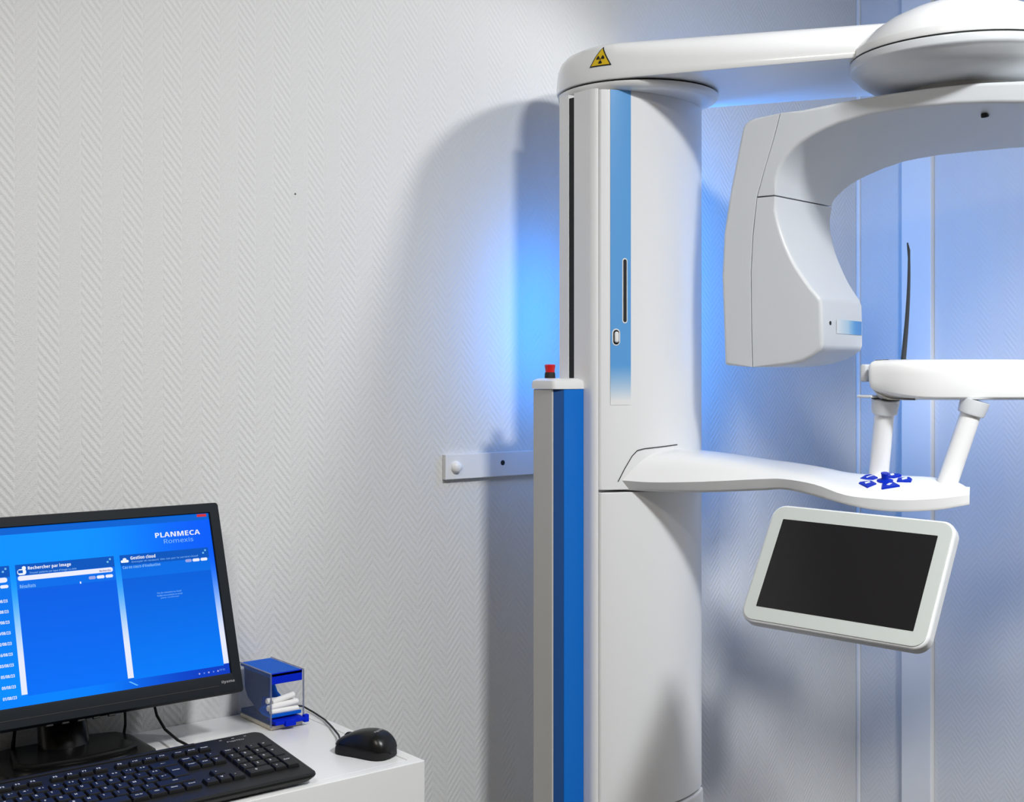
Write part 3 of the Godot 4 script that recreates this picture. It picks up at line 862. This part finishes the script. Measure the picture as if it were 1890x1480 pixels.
func build_desk() -> void:
	var t := thing("desk_cabinet", "low white desk cabinet against the papered wall carrying the computer", "desk", Vector3(-0.66, 0, 0.2))
	var o := Vector3(-0.66, 0, 0.2)
	part(t, "carcass", MB.new().box(Vector3(-0.66, 0.37, 0.192), Vector3(1.312, 0.70, 0.376), 0.001), M.desk_white, o)
	part(t, "desktop", MB.new().box(Vector3(-0.669, 0.7355, 0.1905), Vector3(1.302, 0.029, 0.379), 0.0012), M.desk_white, o)
	part(t, "side_panel", MB.new().box(Vector3(-0.0075, 0.7355, 0.1905), Vector3(0.0190, 0.029, 0.379), 0.0012), M.desk_white, o)
	part(t, "front_panel", MB.new().box(Vector3(-0.66, 0.3905, 0.3910), Vector3(1.320, 0.721, 0.0180), 0.0012), M.desk_white, o)


# ------------------------------------------------------------------ the computer screen's picture
func screen_picture() -> ImageTexture:
	var W := 1152
	var H := 648
	var im := Image.create(W, H, false, Image.FORMAT_RGB8)
	var X := func(x: float) -> int: return int((x + 0.461) / 0.443 * W)
	var Y := func(y: float) -> int: return int((0.279 - y) / 0.249 * H)
	for y in H:
		var f := float(y) / H
		for x in range(0, W):
			var g := float(x) / W
			var top := Color8(0, 142, 255).lerp(Color8(0, 92, 246), smoothstep(0.55, 1.0, g))
			var low := Color8(226, 230, 255)
			var c := top.lerp(low, smoothstep(0.22, 0.78, f))
			if f > 0.965: c = Color8(0, 128, 255).lerp(Color8(10, 60, 190), smoothstep(0.45, 0.95, g))
			elif f > 0.938 and f <= 0.965 and g > 0.0: c = Color8(0, 128, 255).lerp(Color8(10, 60, 190), smoothstep(0.45, 0.95, g))
			im.set_pixel(x, y, c)
	im.fill_rect(Rect2i(0, 0, W, Y.call(0.2690)), Color8(0, 96, 206))
	im.fill_rect(Rect2i(X.call(-0.0215 - 0.016), 2, X.call(-0.0215) - X.call(-0.0215 - 0.016), 11), Color8(206, 50, 60))
	var panels := [[-0.1675, -0.0262, Color8(0, 88, 208), Color8(0, 122, 246)], [-0.3185, -0.1763, Color8(0, 90, 220), Color8(0, 110, 244)], [-0.4560, -0.3265, Color8(0, 108, 232), Color8(0, 140, 252)]]
	for p in panels:
		var xa: int = X.call(p[0]); var xb: int = X.call(p[1])
		var ya: int = Y.call(0.2250); var yb: int = Y.call(0.0430)
		for y in range(ya, yb):
			var f := float(y - ya) / (yb - ya)
			var c: Color = p[2].lerp(p[3], f)
			if y < Y.call(0.2092): c = Color8(0, 84, 186)
			elif y < Y.call(0.1895): c = c.lerp(Color8(0, 120, 236), 0.55)
			im.fill_rect(Rect2i(xa, y, xb - xa, 1), c)
	var pill := func(x0: float, x1: float, y0: float, y1: float, c: Color) -> void:
		var r: int = (Y.call(y0) - Y.call(y1)) / 2
		im.fill_rect(Rect2i(X.call(x0) + r, Y.call(y1), X.call(x1) - X.call(x0) - 2 * r, 2 * r), c)
		for yy in 2 * r:
			var k := int(sqrt(maxf(0.0, r * r - (yy - r + 0.5) * (yy - r + 0.5))))
			im.fill_rect(Rect2i(X.call(x0) + r - k, Y.call(y1) + yy, X.call(x1) - X.call(x0) - 2 * r + 2 * k, 1), c)
	var pale := Color8(232, 232, 255)
	for s in [-0.3165, -0.4675]:
		pill.call(s, s + 0.1372, 0.2015, 0.2088, pale)
	for s in [-0.0262, -0.1770, -0.3265]:
		pill.call(s - 0.0400, s - 0.0288, 0.1935 if s < -0.1 else 0.2045, 0.1985 if s < -0.1 else 0.2095, Color8(150, 160, 225))
		pill.call(s - 0.0280, s - 0.0158, 0.1935 if s < -0.1 else 0.2045, 0.1985 if s < -0.1 else 0.2095, pale)
		pill.call(s - 0.0150, s - 0.0030, 0.1935 if s < -0.1 else 0.2045, 0.1985 if s < -0.1 else 0.2095, pale)
		# two little squares: the enlarge sign in the corner of a panel
		im.fill_rect(Rect2i(X.call(s - 0.0065), Y.call(0.2225), 7, 7), Color8(120, 190, 235))
		im.fill_rect(Rect2i(X.call(s - 0.0105), Y.call(0.2185), 7, 7), Color8(120, 190, 235))
	# picture sign and cloud sign in the panel heads
	pill.call(-0.3165, -0.3035, 0.2100, 0.2185, Color8(235, 240, 255))
	im.fill_rect(Rect2i(X.call(-0.3152), Y.call(0.2168), 17, 11), Color8(0, 84, 186))
	pill.call(-0.3095, -0.3035, 0.2165, 0.2222, Color8(235, 240, 255))
	pill.call(-0.1665, -0.1540, 0.2135, 0.2172, Color8(235, 240, 255))
	pill.call(-0.1635, -0.1572, 0.2150, 0.2205, Color8(235, 240, 255))
	# mouse pointer, task bar signs, the light streak over the bottom bar
	im.fill_rect(Rect2i(X.call(-0.2300), Y.call(0.1925), 5, 8), Color8(240, 240, 255))
	for k in 5:
		im.fill_rect(Rect2i(X.call(-0.0680 + 0.0075 * k), Y.call(0.0370), 6, 6), Color8(170, 170, 230) if k % 2 == 0 else Color8(90, 130, 230))
	for k in 30:
		im.fill_rect(Rect2i(X.call(-0.1760) + k, Y.call(0.0405) + int(k * 0.62), 7, 1), Color8(110, 190, 255))
	return ImageTexture.create_from_image(im)


func build_monitor() -> void:
	# frame of the monitor: origin at the lower right corner of the bezel; it leans back by 18 degrees
	var lean := Transform3D(Basis(Vector3.RIGHT, Vector3(0, 0.9513, -0.3084), Vector3(0, 0.3084, 0.9513)), Vector3(-0.1592, 0.8273, 0.150))
	var o := Vector3(-0.405, 0.75, 0.11)
	var t := thing("computer_monitor", "black widescreen computer monitor showing a bright blue program on the white desk", "monitor", o)
	var wide := 0.479
	var fr := MB.new()
	var ox := -wide / 2
	# bezel as a ring of four bars, the lower one deeper
	var ring := func(mb: MB, l: float, r: float, b: float, tp: float, il: float, ir: float, ib: float, it: float, zf: float, zi: float, zb: float) -> void:
		var out := PackedVector2Array(); var inn := PackedVector2Array()
		for q in MB.rect(r - l, tp - b, 0.005, 4): out.append(q + Vector2((l + r) / 2, (b + tp) / 2))
		for q in MB.rect(ir - il, it - ib, 0.0006, 4): inn.append(q + Vector2((il + ir) / 2, (ib + it) / 2))
		var rs := []
		for e in [[inn, zb], [inn, zi], [inn, zf - 0.0012], [inn, zf], [out, zf], [out, zf - 0.004], [out, zb]]:
			var pr := PackedVector3Array()
			for i in e[0].size():
				var c: Vector2 = e[0][i]
				if e[0] == out and e[1] == zf: c = c.lerp(inn[i], 0.10)
				if e[0] == inn and e[1] == zf: c = c.lerp(out[i], 0.06)
				pr.append(Vector3(c.x, c.y, e[1]))
			rs.append(pr)
		rs.append(rs[0])
		mb.rings(rs, false)
	ring.call(fr, -wide, 0.0, 0.0, 0.2951, -0.461, -0.0178, 0.0300, 0.2790, 0.0, -0.004, -0.016)
	part(t, "bezel", fr.moved(lean), M.bezel, o)
	part(t, "back_shell", MB.new().slab(MB.rect(wide - 0.006, 0.289, 0.006, 3), -0.050, -0.0110, 0.008, 3).moved(lean * Transform3D(Basis(), Vector3(ox, 0.1475, 0))), M.black_plastic, o)
	# groove along the lower bezel and little buttons under it
	part(t, "bezel_groove", MB.new().box(Vector3(ox - 0.02, 0.0135, 0.0002), Vector3(wide - 0.04, 0.0012, 0.0006), 0.0001).moved(lean), M.gap_black, o)
	for k in 5:
		part(t, "menu_button", MB.new().box(Vector3(-0.205 - 0.022 * k, -0.0010, -0.007), Vector3(0.010, 0.003, 0.006), 0.001).moved(lean), M.gap_black, o)
	var pic := StandardMaterial3D.new()
	pic.resource_name = "screen_picture"
	pic.albedo_color = Color(0.0, 0.0, 0.0)
	pic.metallic_specular = 0.15
	pic.roughness = 0.5
	pic.emission_enabled = true
	pic.emission_texture = screen_picture()
	pic.emission_energy_multiplier = 1.0
	pic.texture_repeat = false
	var sm := MB.new()
	var c := [Vector3(-0.461, 0.030, -0.0035), Vector3(-0.018, 0.030, -0.0035), Vector3(-0.018, 0.279, -0.0035), Vector3(-0.461, 0.279, -0.0035)]
	var u := [Vector2(0, 1), Vector2(1, 1), Vector2(1, 0), Vector2(0, 0)]
	sm.tri(c[0], c[2], c[1], u[0], u[2], u[1])
	sm.tri(c[0], c[3], c[2], u[0], u[3], u[2])
	var scr := part(t, "screen", sm.moved(lean), pic, o)
	var lt := AreaLight3D.new()
	lt.name = "screen_light"
	lt.area_size = Vector2(0.44, 0.248)
	lt.light_color = Color(0.1, 0.42, 1.0)
	lt.light_energy = 0.008
	lt.area_range = 3.0
	lt.shadow_enabled = true
	t.add_child(lt)
	lt.transform = Transform3D(lean.basis * Basis(Vector3.UP, PI), lean * Vector3(-0.2395, 0.1545, 0.004) - o)
	# lettering on the screen
	var white := glow("ui_white", Color8(240, 244, 255), 0.85)
	var soft := glow("ui_soft", Color8(120, 185, 255), 0.8)
	var dark := glow("ui_dark", Color8(120, 110, 170), 0.6)
	var put := func(called: String, text: String, x0: float, x1: float, y: float, hgt: float, m: Material, bold: bool) -> void:
		lettering(scr, called, text, hgt, Transform3D(lean.basis, lean * Vector3((x0 + x1) / 2, y, -0.0031) - o), m, x1 - x0, bold)
	put.call("program_title", "PLANMECA", -0.1089, -0.0364, 0.2505, 0.0075, white, true)
	put.call("program_name", "Romexis", -0.0963, -0.0487, 0.2402, 0.0068, soft, false)
	put.call("panel_title", "Rechercher par image", -0.3015, -0.2405, 0.2186, 0.0062, white, true)
	put.call("panel_note", "Trouver patients par type d'image ou date", -0.3000, -0.2330, 0.2118, 0.0036, soft, false)
	put.call("panel_title", "Gestion cloud", -0.1515, -0.1126, 0.2198, 0.0052, white, true)
	put.call("panel_note", "Envoyer et recevoir des cas par le service cloud", -0.1500, -0.0450, 0.2135, 0.0036, soft, false)
	put.call("section_title", "Cas en cours d'évaluation", -0.1648, -0.1066, 0.2066, 0.0045, soft, true)
	put.call("section_title", "Résultats", -0.3149, -0.2931, 0.1942, 0.0052, soft, true)
	put.call("field_text", "Recherche", -0.2000, -0.1830, 0.2050, 0.0034, dark, true)
	put.call("empty_note", "Pas de connexion au cloud", -0.1169, -0.0790, 0.1632, 0.0026, soft, false)
	put.call("empty_note", "Veuillez vous connecter au service", -0.1180, -0.0775, 0.1592, 0.0026, soft, false)
	put.call("empty_note", "pour continuer", -0.1120, -0.0830, 0.1552, 0.0026, soft, false)
	put.call("clock", "17:15", -0.0350, -0.0260, 0.0370, 0.0026, soft, false)
	for k in 10:
		put.call("date_entry", ["07/08/23", "11/08/23", "14/08/23", "10/08/23", "12/08/23", "16/08/23", "03/08/23", "05/08/23", "09/08/23", "01/08/23"][k], -0.3520, -0.3335, 0.1762 - 0.01475 * k, 0.0042, white, true)
	lettering(t, "maker_name", "iiyama", 0.0052, Transform3D(lean.basis, lean * Vector3(-0.0250, 0.0180, 0.0) - o), M.print_grey, 0.0210)
	# stand
	var nk := MB.new()
	var nrs := []
	for q in [[0.776, 0.036, 0.030, 0.085], [0.800, 0.035, 0.028, 0.078], [0.850, 0.034, 0.022, 0.055], [0.930, 0.034, 0.018, 0.030]]:
		var r := PackedVector3Array()
		for p in MB.disc(1.0, 28):
			r.append(Vector3(-0.4080 + p.x * q[1], q[0], q[3] + p.y * q[2] - 0.01))
		nrs.append(r)
	part(t, "neck", nk.rings(nrs), M.gloss_black, o)
	var bs := MB.new()
	var base := PackedVector2Array()
	for q in [[-0.300, 0.150], [-0.306, 0.168], [-0.345, 0.190], [-0.41, 0.1975], [-0.475, 0.190], [-0.514, 0.168], [-0.520, 0.150], [-0.520, 0.060], [-0.508, 0.030], [-0.470, 0.018], [-0.350, 0.018], [-0.312, 0.030], [-0.300, 0.060]]:
		base.append(Vector2(q[0], q[1]))
	part(t, "base", flat_y(base, 0.7502, 0.768, 0.006, bs), M.gloss_black, o)
	var pl := PackedVector2Array()
	for q in [[-0.322, 0.135], [-0.345, 0.150], [-0.41, 0.158], [-0.475, 0.150], [-0.498, 0.135], [-0.48, 0.06], [-0.34, 0.06]]:
		pl.append(Vector2(q[0], q[1]))
	part(t, "base_plate", flat_y(pl, 0.766, 0.776, 0.004), M.gloss_black, o)
	part(t, "cable", MB.new().tube([Vector3(-0.325, 0.87, 0.055), Vector3(-0.318, 0.84, 0.04), Vector3(-0.305, 0.815, 0.03), Vector3(-0.296, 0.790, 0.022), Vector3(-0.2935, 0.770, 0.0165), Vector3(-0.2945, 0.754, 0.013)], 0.0022, 10), M.black_plastic, o)
	part(t, "cable", MB.new().tube([Vector3(-0.462, 0.86, 0.06), Vector3(-0.460, 0.82, 0.03), Vector3(-0.460, 0.77, 0.012), Vector3(-0.460, 0.754, 0.009)], 0.003, 10), M.black_plastic, o)


func build_keyboard() -> void:
	# local frame: x right, y up from the board, z towards the user; the origin is the rear right corner on the desk
	var tilt := deg_to_rad(6.5)
	var t := thing("computer_keyboard", "black wired computer keyboard with white lettering in front of the monitor", "keyboard", Vector3(-0.1725, 0.7505, 0.2225))
	var W := 0.4560
	var D := 0.1750
	var tb := Transform3D(Basis(Vector3.RIGHT, tilt), Vector3(0, 0.0360, 0))
	# tray: side profile runs from a thick rear to a thin front edge, corners rounded in plan
	var plan := PackedVector2Array()
	for q in MB.rect(W, D, 0.012, 6): plan.append(q + Vector2(-W / 2, D / 2))
	var rs := []
	for e in [[-0.0135, 0.010], [-0.0125, 0.006], [-0.0060, 0.0008], [-0.0040, 0.0], [-0.0018, 0.0006], [-0.0003, 0.0030], [0.0, 0.0055]]:
		var r := PackedVector3Array()
		for i in plan.size():
			var c := plan[i]
			var m := Vector2(-W / 2, D / 2)
			var k := Vector2((W / 2 - e[1]) / (W / 2), (D / 2 - e[1]) / (D / 2))
			var p := m + (c - m) * k
			var dy: float = e[0]
			r.append(tb * Vector3(p.x, dy, p.y))
		rs.append(r)
	var tray := part(t, "tray", MB.new().rings(rs), M.black_plastic)
	for s in [-0.05, -W + 0.05]:
		part(t, "foot", MB.new().box(Vector3(s, 0.0105, 0.020), Vector3(0.030, 0.021, 0.006), 0.001), M.black_plastic)
	# raised ridge along the rear edge
	part(t, "rear_ridge", MB.new().box(Vector3(-0.275, 0.0006, 0.0085), Vector3(0.340, 0.003, 0.006), 0.0013).moved(tb), M.black_plastic)
	var U := 0.01905
	var xr := -0.0125                    # right edge of the keys
	var x0 := xr - 22.5 * U
	var z0 := 0.0285
	var kinds := {}
	var rows := [
		[0.0, 0.62, [["Echap", 1, 0], ["F1", 1, 2], ["F2", 1, 3], ["F3", 1, 4], ["F4", 1, 5], ["F5", 1, 6.5], ["F6", 1, 7.5], ["F7", 1, 8.5], ["F8", 1, 9.5], ["F9", 1, 11], ["F10", 1, 12], ["F11", 1, 13], ["F12", 1, 14], ["Impr", 1, 15.25], ["Arret", 1, 16.25], ["Pause", 1, 17.25]]],
		[1.15, 1.0, [["²", 1, 0], ["1 &", 1, 1], ["2 é", 1, 2], ["3 \"", 1, 3], ["4 '", 1, 4], ["5 (", 1, 5], ["6 -", 1, 6], ["7 è", 1, 7], ["8 _", 1, 8], ["9 ç", 1, 9], ["0 à", 1, 10], ["° )", 1, 11], ["+ =", 1, 12], ["<--", 2, 13], ["Inser", 1, 15.25], ["\\", 1, 16.25], ["^", 1, 17.25], ["Verr", 1, 18.5], ["/", 1, 19.5], ["*", 1, 20.5], ["-", 1, 21.5]]],
		[2.15, 1.0, [["Tab", 1.5, 0], ["A", 1, 1.5], ["Z", 1, 2.5], ["E", 1, 3.5], ["R", 1, 4.5], ["T", 1, 5.5], ["Y", 1, 6.5], ["U", 1, 7.5], ["I", 1, 8.5], ["O", 1, 9.5], ["P", 1, 10.5], ["^", 1, 11.5], ["£ $", 1, 12.5], ["Suppr", 1, 15.25], ["Fin", 1, 16.25], ["v", 1, 17.25], ["7", 1, 18.5], ["8", 1, 19.5], ["9", 1, 20.5]]],
		[3.15, 1.0, [["Verr", 1.75, 0], ["Q", 1, 1.75], ["S", 1, 2.75], ["D", 1, 3.75], ["F", 1, 4.75], ["G", 1, 5.75], ["H", 1, 6.75], ["J", 1, 7.75], ["K", 1, 8.75], ["L", 1, 9.75], ["M", 1, 10.75], ["% ù", 1, 11.75], ["µ *", 1, 12.75], ["4", 1, 18.5], ["5", 1, 19.5], ["6", 1, 20.5]]],
		[4.15, 1.0, [["Maj", 1.25, 0], ["<", 1, 1.25], ["W", 1, 2.25], ["X", 1, 3.25], ["C", 1, 4.25], ["V", 1, 5.25], ["B", 1, 6.25], ["N", 1, 7.25], ["?", 1, 8.25], [";", 1, 9.25], [":", 1, 10.25], ["!", 1, 11.25], ["Maj", 2.75, 12.25], ["^", 1, 16.25], ["1", 1, 18.5], ["2", 1, 19.5], ["3", 1, 20.5]]],
		[5.15, 1.0, [["Ctrl", 1.25, 0], ["Win", 1.25, 1.25], ["Alt", 1.25, 2.5], ["", 6.25, 3.75], ["Alt Gr", 1.25, 10], ["Win", 1.25, 11.25], ["Menu", 1.25, 12.5], ["Ctrl", 1.25, 13.75], ["<-", 1, 15.25], ["v", 1, 16.25], ["->", 1, 17.25], ["0", 2, 18.5], [".", 1, 20.5]]]]
	var keycap := func(w: float, dep: float) -> ArrayMesh:
		var id := "%.3f %.3f" % [w, dep]
		if not kinds.has(id):
			var mb := MB.new()
			var rr := []
			for e in [[0.0, 0.0], [0.0010, 0.0], [0.0040, 0.0010], [0.0047, 0.0014], [0.0050, 0.0022]]:
				var r := PackedVector3Array()
				for q in MB.rect(w * U - 0.0014 - 2 * e[1], dep * U - 0.0014 - 2 * e[1], 0.0012, 2):
					r.append(Vector3(q.x, e[0], q.y))
				rr.append(r)
			kinds[id] = mb.rings(rr).mesh(Vector3.ZERO, 30.0)
		return kinds[id]
	var place := func(text: String, w: float, dep: float, cx: float, cz: float) -> void:
		var k := MeshInstance3D.new()
		k.name = "key"
		k.mesh = keycap.call(w, dep)
		k.material_override = M.key_black
		t.add_child(k, true)
		k.transform = tb * Transform3D(Basis(), Vector3(cx, 0.0, cz))
		if text == "": return
		var many := text.length() > 2
		var hgt := 0.0030 if many else 0.0040
		if text in ["-", "<-", "->", "<--", "_"]: hgt = 0.0016
		if text in [".", "^", "*"]: hgt = 0.0020
		lettering(k, "legend", text, hgt, Transform3D(Basis(Vector3.RIGHT, -PI / 2), Vector3(-w * U * 0.12 if not many else 0.0, 0.0050, -dep * U * 0.08)), M.print_white, 0.0 if not many else minf(0.0100, 0.0022 * text.length()))
	for r in rows:
		for k in r[2]:
			place.call(k[0], k[1], r[1], x0 + (k[2] + k[1] / 2.0) * U, z0 + (r[0] + r[1] / 2.0) * U)
	place.call("Entrée", 1.25, 2.0, x0 + 14.375 * U, z0 + 3.15 * U)
	place.call("+", 1.0, 2.0, x0 + 22.0 * U, z0 + 3.15 * U)
	place.call("Entr", 1.0, 2.0, x0 + 22.0 * U, z0 + 5.15 * U)
	for k in 3:
		part(t, "status_light", MB.new().box(Vector3(xr - (2.9 - 1.0 * k) * U, 0.0002, 0.0120), Vector3(0.0040, 0.0006, 0.0016), 0.0002).moved(tb), M.print_grey)
	lettering(t, "maker_name", "FUJITSU", 0.0044, tb * Transform3D(Basis(Vector3.RIGHT, -PI / 2), Vector3(xr - 1.9 * U, 0.0002, 0.0215)), M.print_grey, 0.026)
	# cord leaving the rear edge towards the wall
	part(t, "cord", MB.new().tube([Vector3(-0.094, 0.022, 0.004), Vector3(-0.092, 0.020, -0.030), Vector3(-0.087, 0.016, -0.090), Vector3(-0.081, 0.018, -0.150), Vector3(-0.077, 0.030, -0.190), Vector3(-0.076, 0.052, -0.208)], 0.0022, 10), M.black_plastic)


func build_mouse() -> void:
	# local frame: z from the buttons to the palm, x across, y up
	var t := thing("computer_mouse", "black wired computer mouse near the right end of the white desk", "mouse", Vector3(-0.0480, 0.7505, 0.3180))
	t.rotation.y = deg_to_rad(25.0)
	var zs := [-0.0455, -0.0442, -0.0378, -0.0252, -0.009, 0.009, 0.0252, 0.036, 0.0424, 0.0455]
	var wd := [0.009, 0.0167, 0.0221, 0.0243, 0.0245, 0.0261, 0.0270, 0.0239, 0.0171, 0.006]
	var hg := [0.012, 0.0165, 0.0215, 0.0280, 0.0340, 0.0370, 0.0355, 0.0290, 0.0210, 0.011]
	var loft := func(kw: float, lo: float, kh: float, base: Array) -> MB:
		var rs := []
		for k in (zs.size() - 1) * 3 + 1:
			var x := k / 3.0
			var w := crom(wd, x) * kw
			var top := crom(hg, x) * kh
			var r := PackedVector3Array()
			for i in 19:
				var an := PI * i / 18.0
				var cx := signf(cos(an)) * pow(absf(cos(an)), 0.72)
				r.append(Vector3(cx * w, lo + maxf(top - lo, 0.001) * pow(sin(an), 0.78), crom(zs, x) * base[0]))
			for i in range(1, 4):
				r.append(Vector3(lerpf(-w, w, i / 4.0) * 0.96, lo, crom(zs, x) * base[0]))
			rs.append(r)
		return MB.new().rings(rs)
	part(t, "skirt", loft.call(1.0, 0.0008, 0.90, [1.0]), M.mouse_grip, Vector3.ZERO, 60.0)
	# the glossy top shell leaves a waist on both sides where the grips show
	var rs := []
	for k in 37:
		var x := k / 36.0 * (zs.size() - 1)
		var f := k / 36.0
		var w := crom(wd, x)
		var top := crom(hg, x)
		var cut := 0.62 - 0.34 * smoothstep(0.15, 0.55, f) + 0.30 * smoothstep(0.72, 1.0, f)
		var r := PackedVector3Array()
		var a0 := asin(clampf(cut, 0.0, 0.98))
		for i in 17:
			var an := lerpf(a0, PI - a0, i / 16.0)
			var cx := signf(cos(an)) * pow(absf(cos(an)), 0.72)
			r.append(Vector3(cx * (w + 0.0008), (top + 0.0006) * pow(sin(an), 0.78), crom(zs, x) * 1.015))
		for i in range(1, 6):
			r.append(r[16].lerp(r[0], i / 6.0) - Vector3(0, 0.0015, 0))
		rs.append(r)
	part(t, "top_shell", MB.new().rings(rs), M.mouse_black, Vector3.ZERO, 60.0)
	part(t, "wheel", MB.new().lathe([[0.004, -0.003], [0.0085, -0.003], [0.0092, 0.0], [0.0085, 0.003], [0.004, 0.003]], Vector3(0, 0.0195, -0.029), 24, Basis(Vector3.UP, Vector3.RIGHT, Vector3.FORWARD)), M.gap_black)
	lettering(t, "maker_name", "FUJITSU", 0.0042, Transform3D(Basis(Vector3.RIGHT, -PI / 2 + 0.30), Vector3(-0.002, 0.0372, 0.0235)), M.print_grey, 0.0220)
	var inv := t.transform.affine_inverse()
	var path := []
	for q in [Vector3(-0.0650, 0.7600, 0.2800), Vector3(-0.0560, 0.7585, 0.2580), Vector3(-0.0400, 0.7560, 0.2260), Vector3(-0.0220, 0.7545, 0.1750), Vector3(-0.0085, 0.7535, 0.1310), Vector3(0.0, 0.7535, 0.080), Vector3(0.005, 0.7535, 0.035), Vector3(-0.010, 0.7535, 0.012)]:
		path.append(inv * q)
	part(t, "cord", MB.new().tube(path, 0.0016, 10), M.black_plastic)


func build_dispenser() -> void:
	# cotton roll dispenser: clear side walls, blue lid, blue chute inside, drawer tongue in front
	var o := Vector3(-0.0725, 0.75, 0.070)
	var t := thing("cotton_roll_dispenser", "clear acrylic cotton roll dispenser with a bright blue lid between monitor and mouse", "dispenser", o)
	t.rotation.y = 0.0
	var xl := -0.0290; var xr := 0.0285
	var zb := -0.0540; var zf := 0.0540
	part(t, "foot_plate", MB.new().box(Vector3(0, 0.0035, 0.0), Vector3(0.0560, 0.0062, 0.106), 0.001), M.base_cream)
	part(t, "bottom_tray", MB.new().box(Vector3(0, 0.0105, -0.002), Vector3(0.0530, 0.0075, 0.102), 0.001), M.chute_blue)
	for x in [xl, xr]:
		part(t, "side_wall", MB.new().box(Vector3(x, 0.0470, 0), Vector3(0.0022, 0.084, zf - zb), 0.0003, 1), M.acrylic)
		part(t, "wall_edge", MB.new().box(Vector3(x, 0.0470, zf + 0.0005), Vector3(0.0026, 0.084, 0.0014), 0.0003, 1), M.acrylic_edge)
		part(t, "wall_edge", MB.new().box(Vector3(x, 0.0893, 0), Vector3(0.0026, 0.0012, zf - zb), 0.0003, 1), M.acrylic_edge)
	part(t, "back_wall", MB.new().box(Vector3(0, 0.0470, zb + 0.001), Vector3(0.0550, 0.084, 0.0022), 0.0003, 1), M.acrylic)
	var lid := part(t, "lid", MB.new().box(Vector3(0, 0.0860, 0.0), Vector3(0.0550, 0.0052, 0.106), 0.0008), M.lid_blue)
	part(lid, "lid_front", MB.new().box(Vector3(0, 0.0805, 0.0515), Vector3(0.0545, 0.0172, 0.003), 0.0006), M.deep_blue)
	# the chute: a sloping floor that brings the rolls forward
	var ch := PackedVector2Array([Vector2(0.046, 0.083), Vector2(-0.044, 0.083), Vector2(-0.040, 0.050), Vector2(-0.030, 0.036), Vector2(0.020, 0.018), Vector2(0.044, 0.018), Vector2(0.044, 0.0205), Vector2(0.021, 0.0210), Vector2(-0.027, 0.0385), Vector2(-0.0375, 0.0515), Vector2(-0.041, 0.0805), Vector2(0.046, 0.0805)])
	part(t, "chute", MB.new().slab(ch, -0.0262, 0.0262, 0.0003, 1, PackedVector2Array(), 1, Transform3D(Basis(Vector3(0, 0, 1), Vector3(0, 1, 0), Vector3(-1, 0, 0)), Vector3.ZERO)), M.lid_blue)
	part(t, "chute_wall", MB.new().slab(PackedVector2Array([Vector2(0.044, 0.081), Vector2(-0.0405, 0.081), Vector2(-0.037, 0.048), Vector2(-0.027, 0.037), Vector2(0.006, 0.0225), Vector2(0.016, 0.030), Vector2(0.019, 0.047), Vector2(0.044, 0.051)]), -0.0008, 0.0008, 0.0003, 1, PackedVector2Array(), 1, Transform3D(Basis(Vector3(0, 0, 1), Vector3(0, 1, 0), Vector3(-1, 0, 0)), Vector3(xl + 0.0026, 0, 0))), M.chute_blue)
	part(t, "front_lip", MB.new().box(Vector3(0, 0.0215, 0.0500), Vector3(0.0530, 0.0050, 0.0030), 0.0006), M.lid_blue)
	var dr := part(t, "drawer", MB.new().box(Vector3(0.000, 0.0125, 0.0490), Vector3(0.0520, 0.0055, 0.0300), 0.0008), M.deep_blue)
	part(dr, "drawer_tab", MB.new().box(Vector3(0.000, 0.0105, 0.0625), Vector3(0.0190, 0.0100, 0.0080), 0.0015), M.deep_blue)
	part(dr, "drawer_end", MB.new().box(Vector3(0.0300, 0.0120, 0.0590), Vector3(0.0085, 0.0120, 0.0080), 0.0012), M.deep_blue)
	# the rolls lying in the chute
	var spots := [[0.0265, 0.0440, 0.03, "lowest cotton roll, at the front lip of the blue dispenser"], [0.0355, 0.0430, -0.05, "second cotton roll from below at the dispenser's open front"], [0.0445, 0.0400, -0.16, "topmost slanted cotton roll at the dispenser's open front"],
		[0.0300, 0.0340, 0.02, "cotton roll deeper in the dispenser, behind the lowest one"], [0.0400, 0.0310, 0.06, "cotton roll furthest back in the dispenser's chute"]]
	for s in spots:
		var c := thing("cotton_roll", "white " + s[3], "cotton roll", o + Vector3(0.0, s[0], s[1]), "cotton rolls in the dispenser")
		var rr := 0.0047
		var hl := 0.0245 if s[0] < 0.044 else 0.0200
		part(c, "roll", MB.new().lathe([[0.0012, -hl + 0.0008], [rr * 0.8, -hl], [rr, -hl + 0.0012], [rr * 1.02, 0.0], [rr, hl - 0.0012], [rr * 0.8, hl], [0.0012, hl - 0.0008]], Vector3.ZERO, 20, Basis(Vector3(0, 0, 1), s[2] * -1.0) * Basis(Vector3.UP, Vector3.RIGHT, Vector3.FORWARD)), M.cotton)
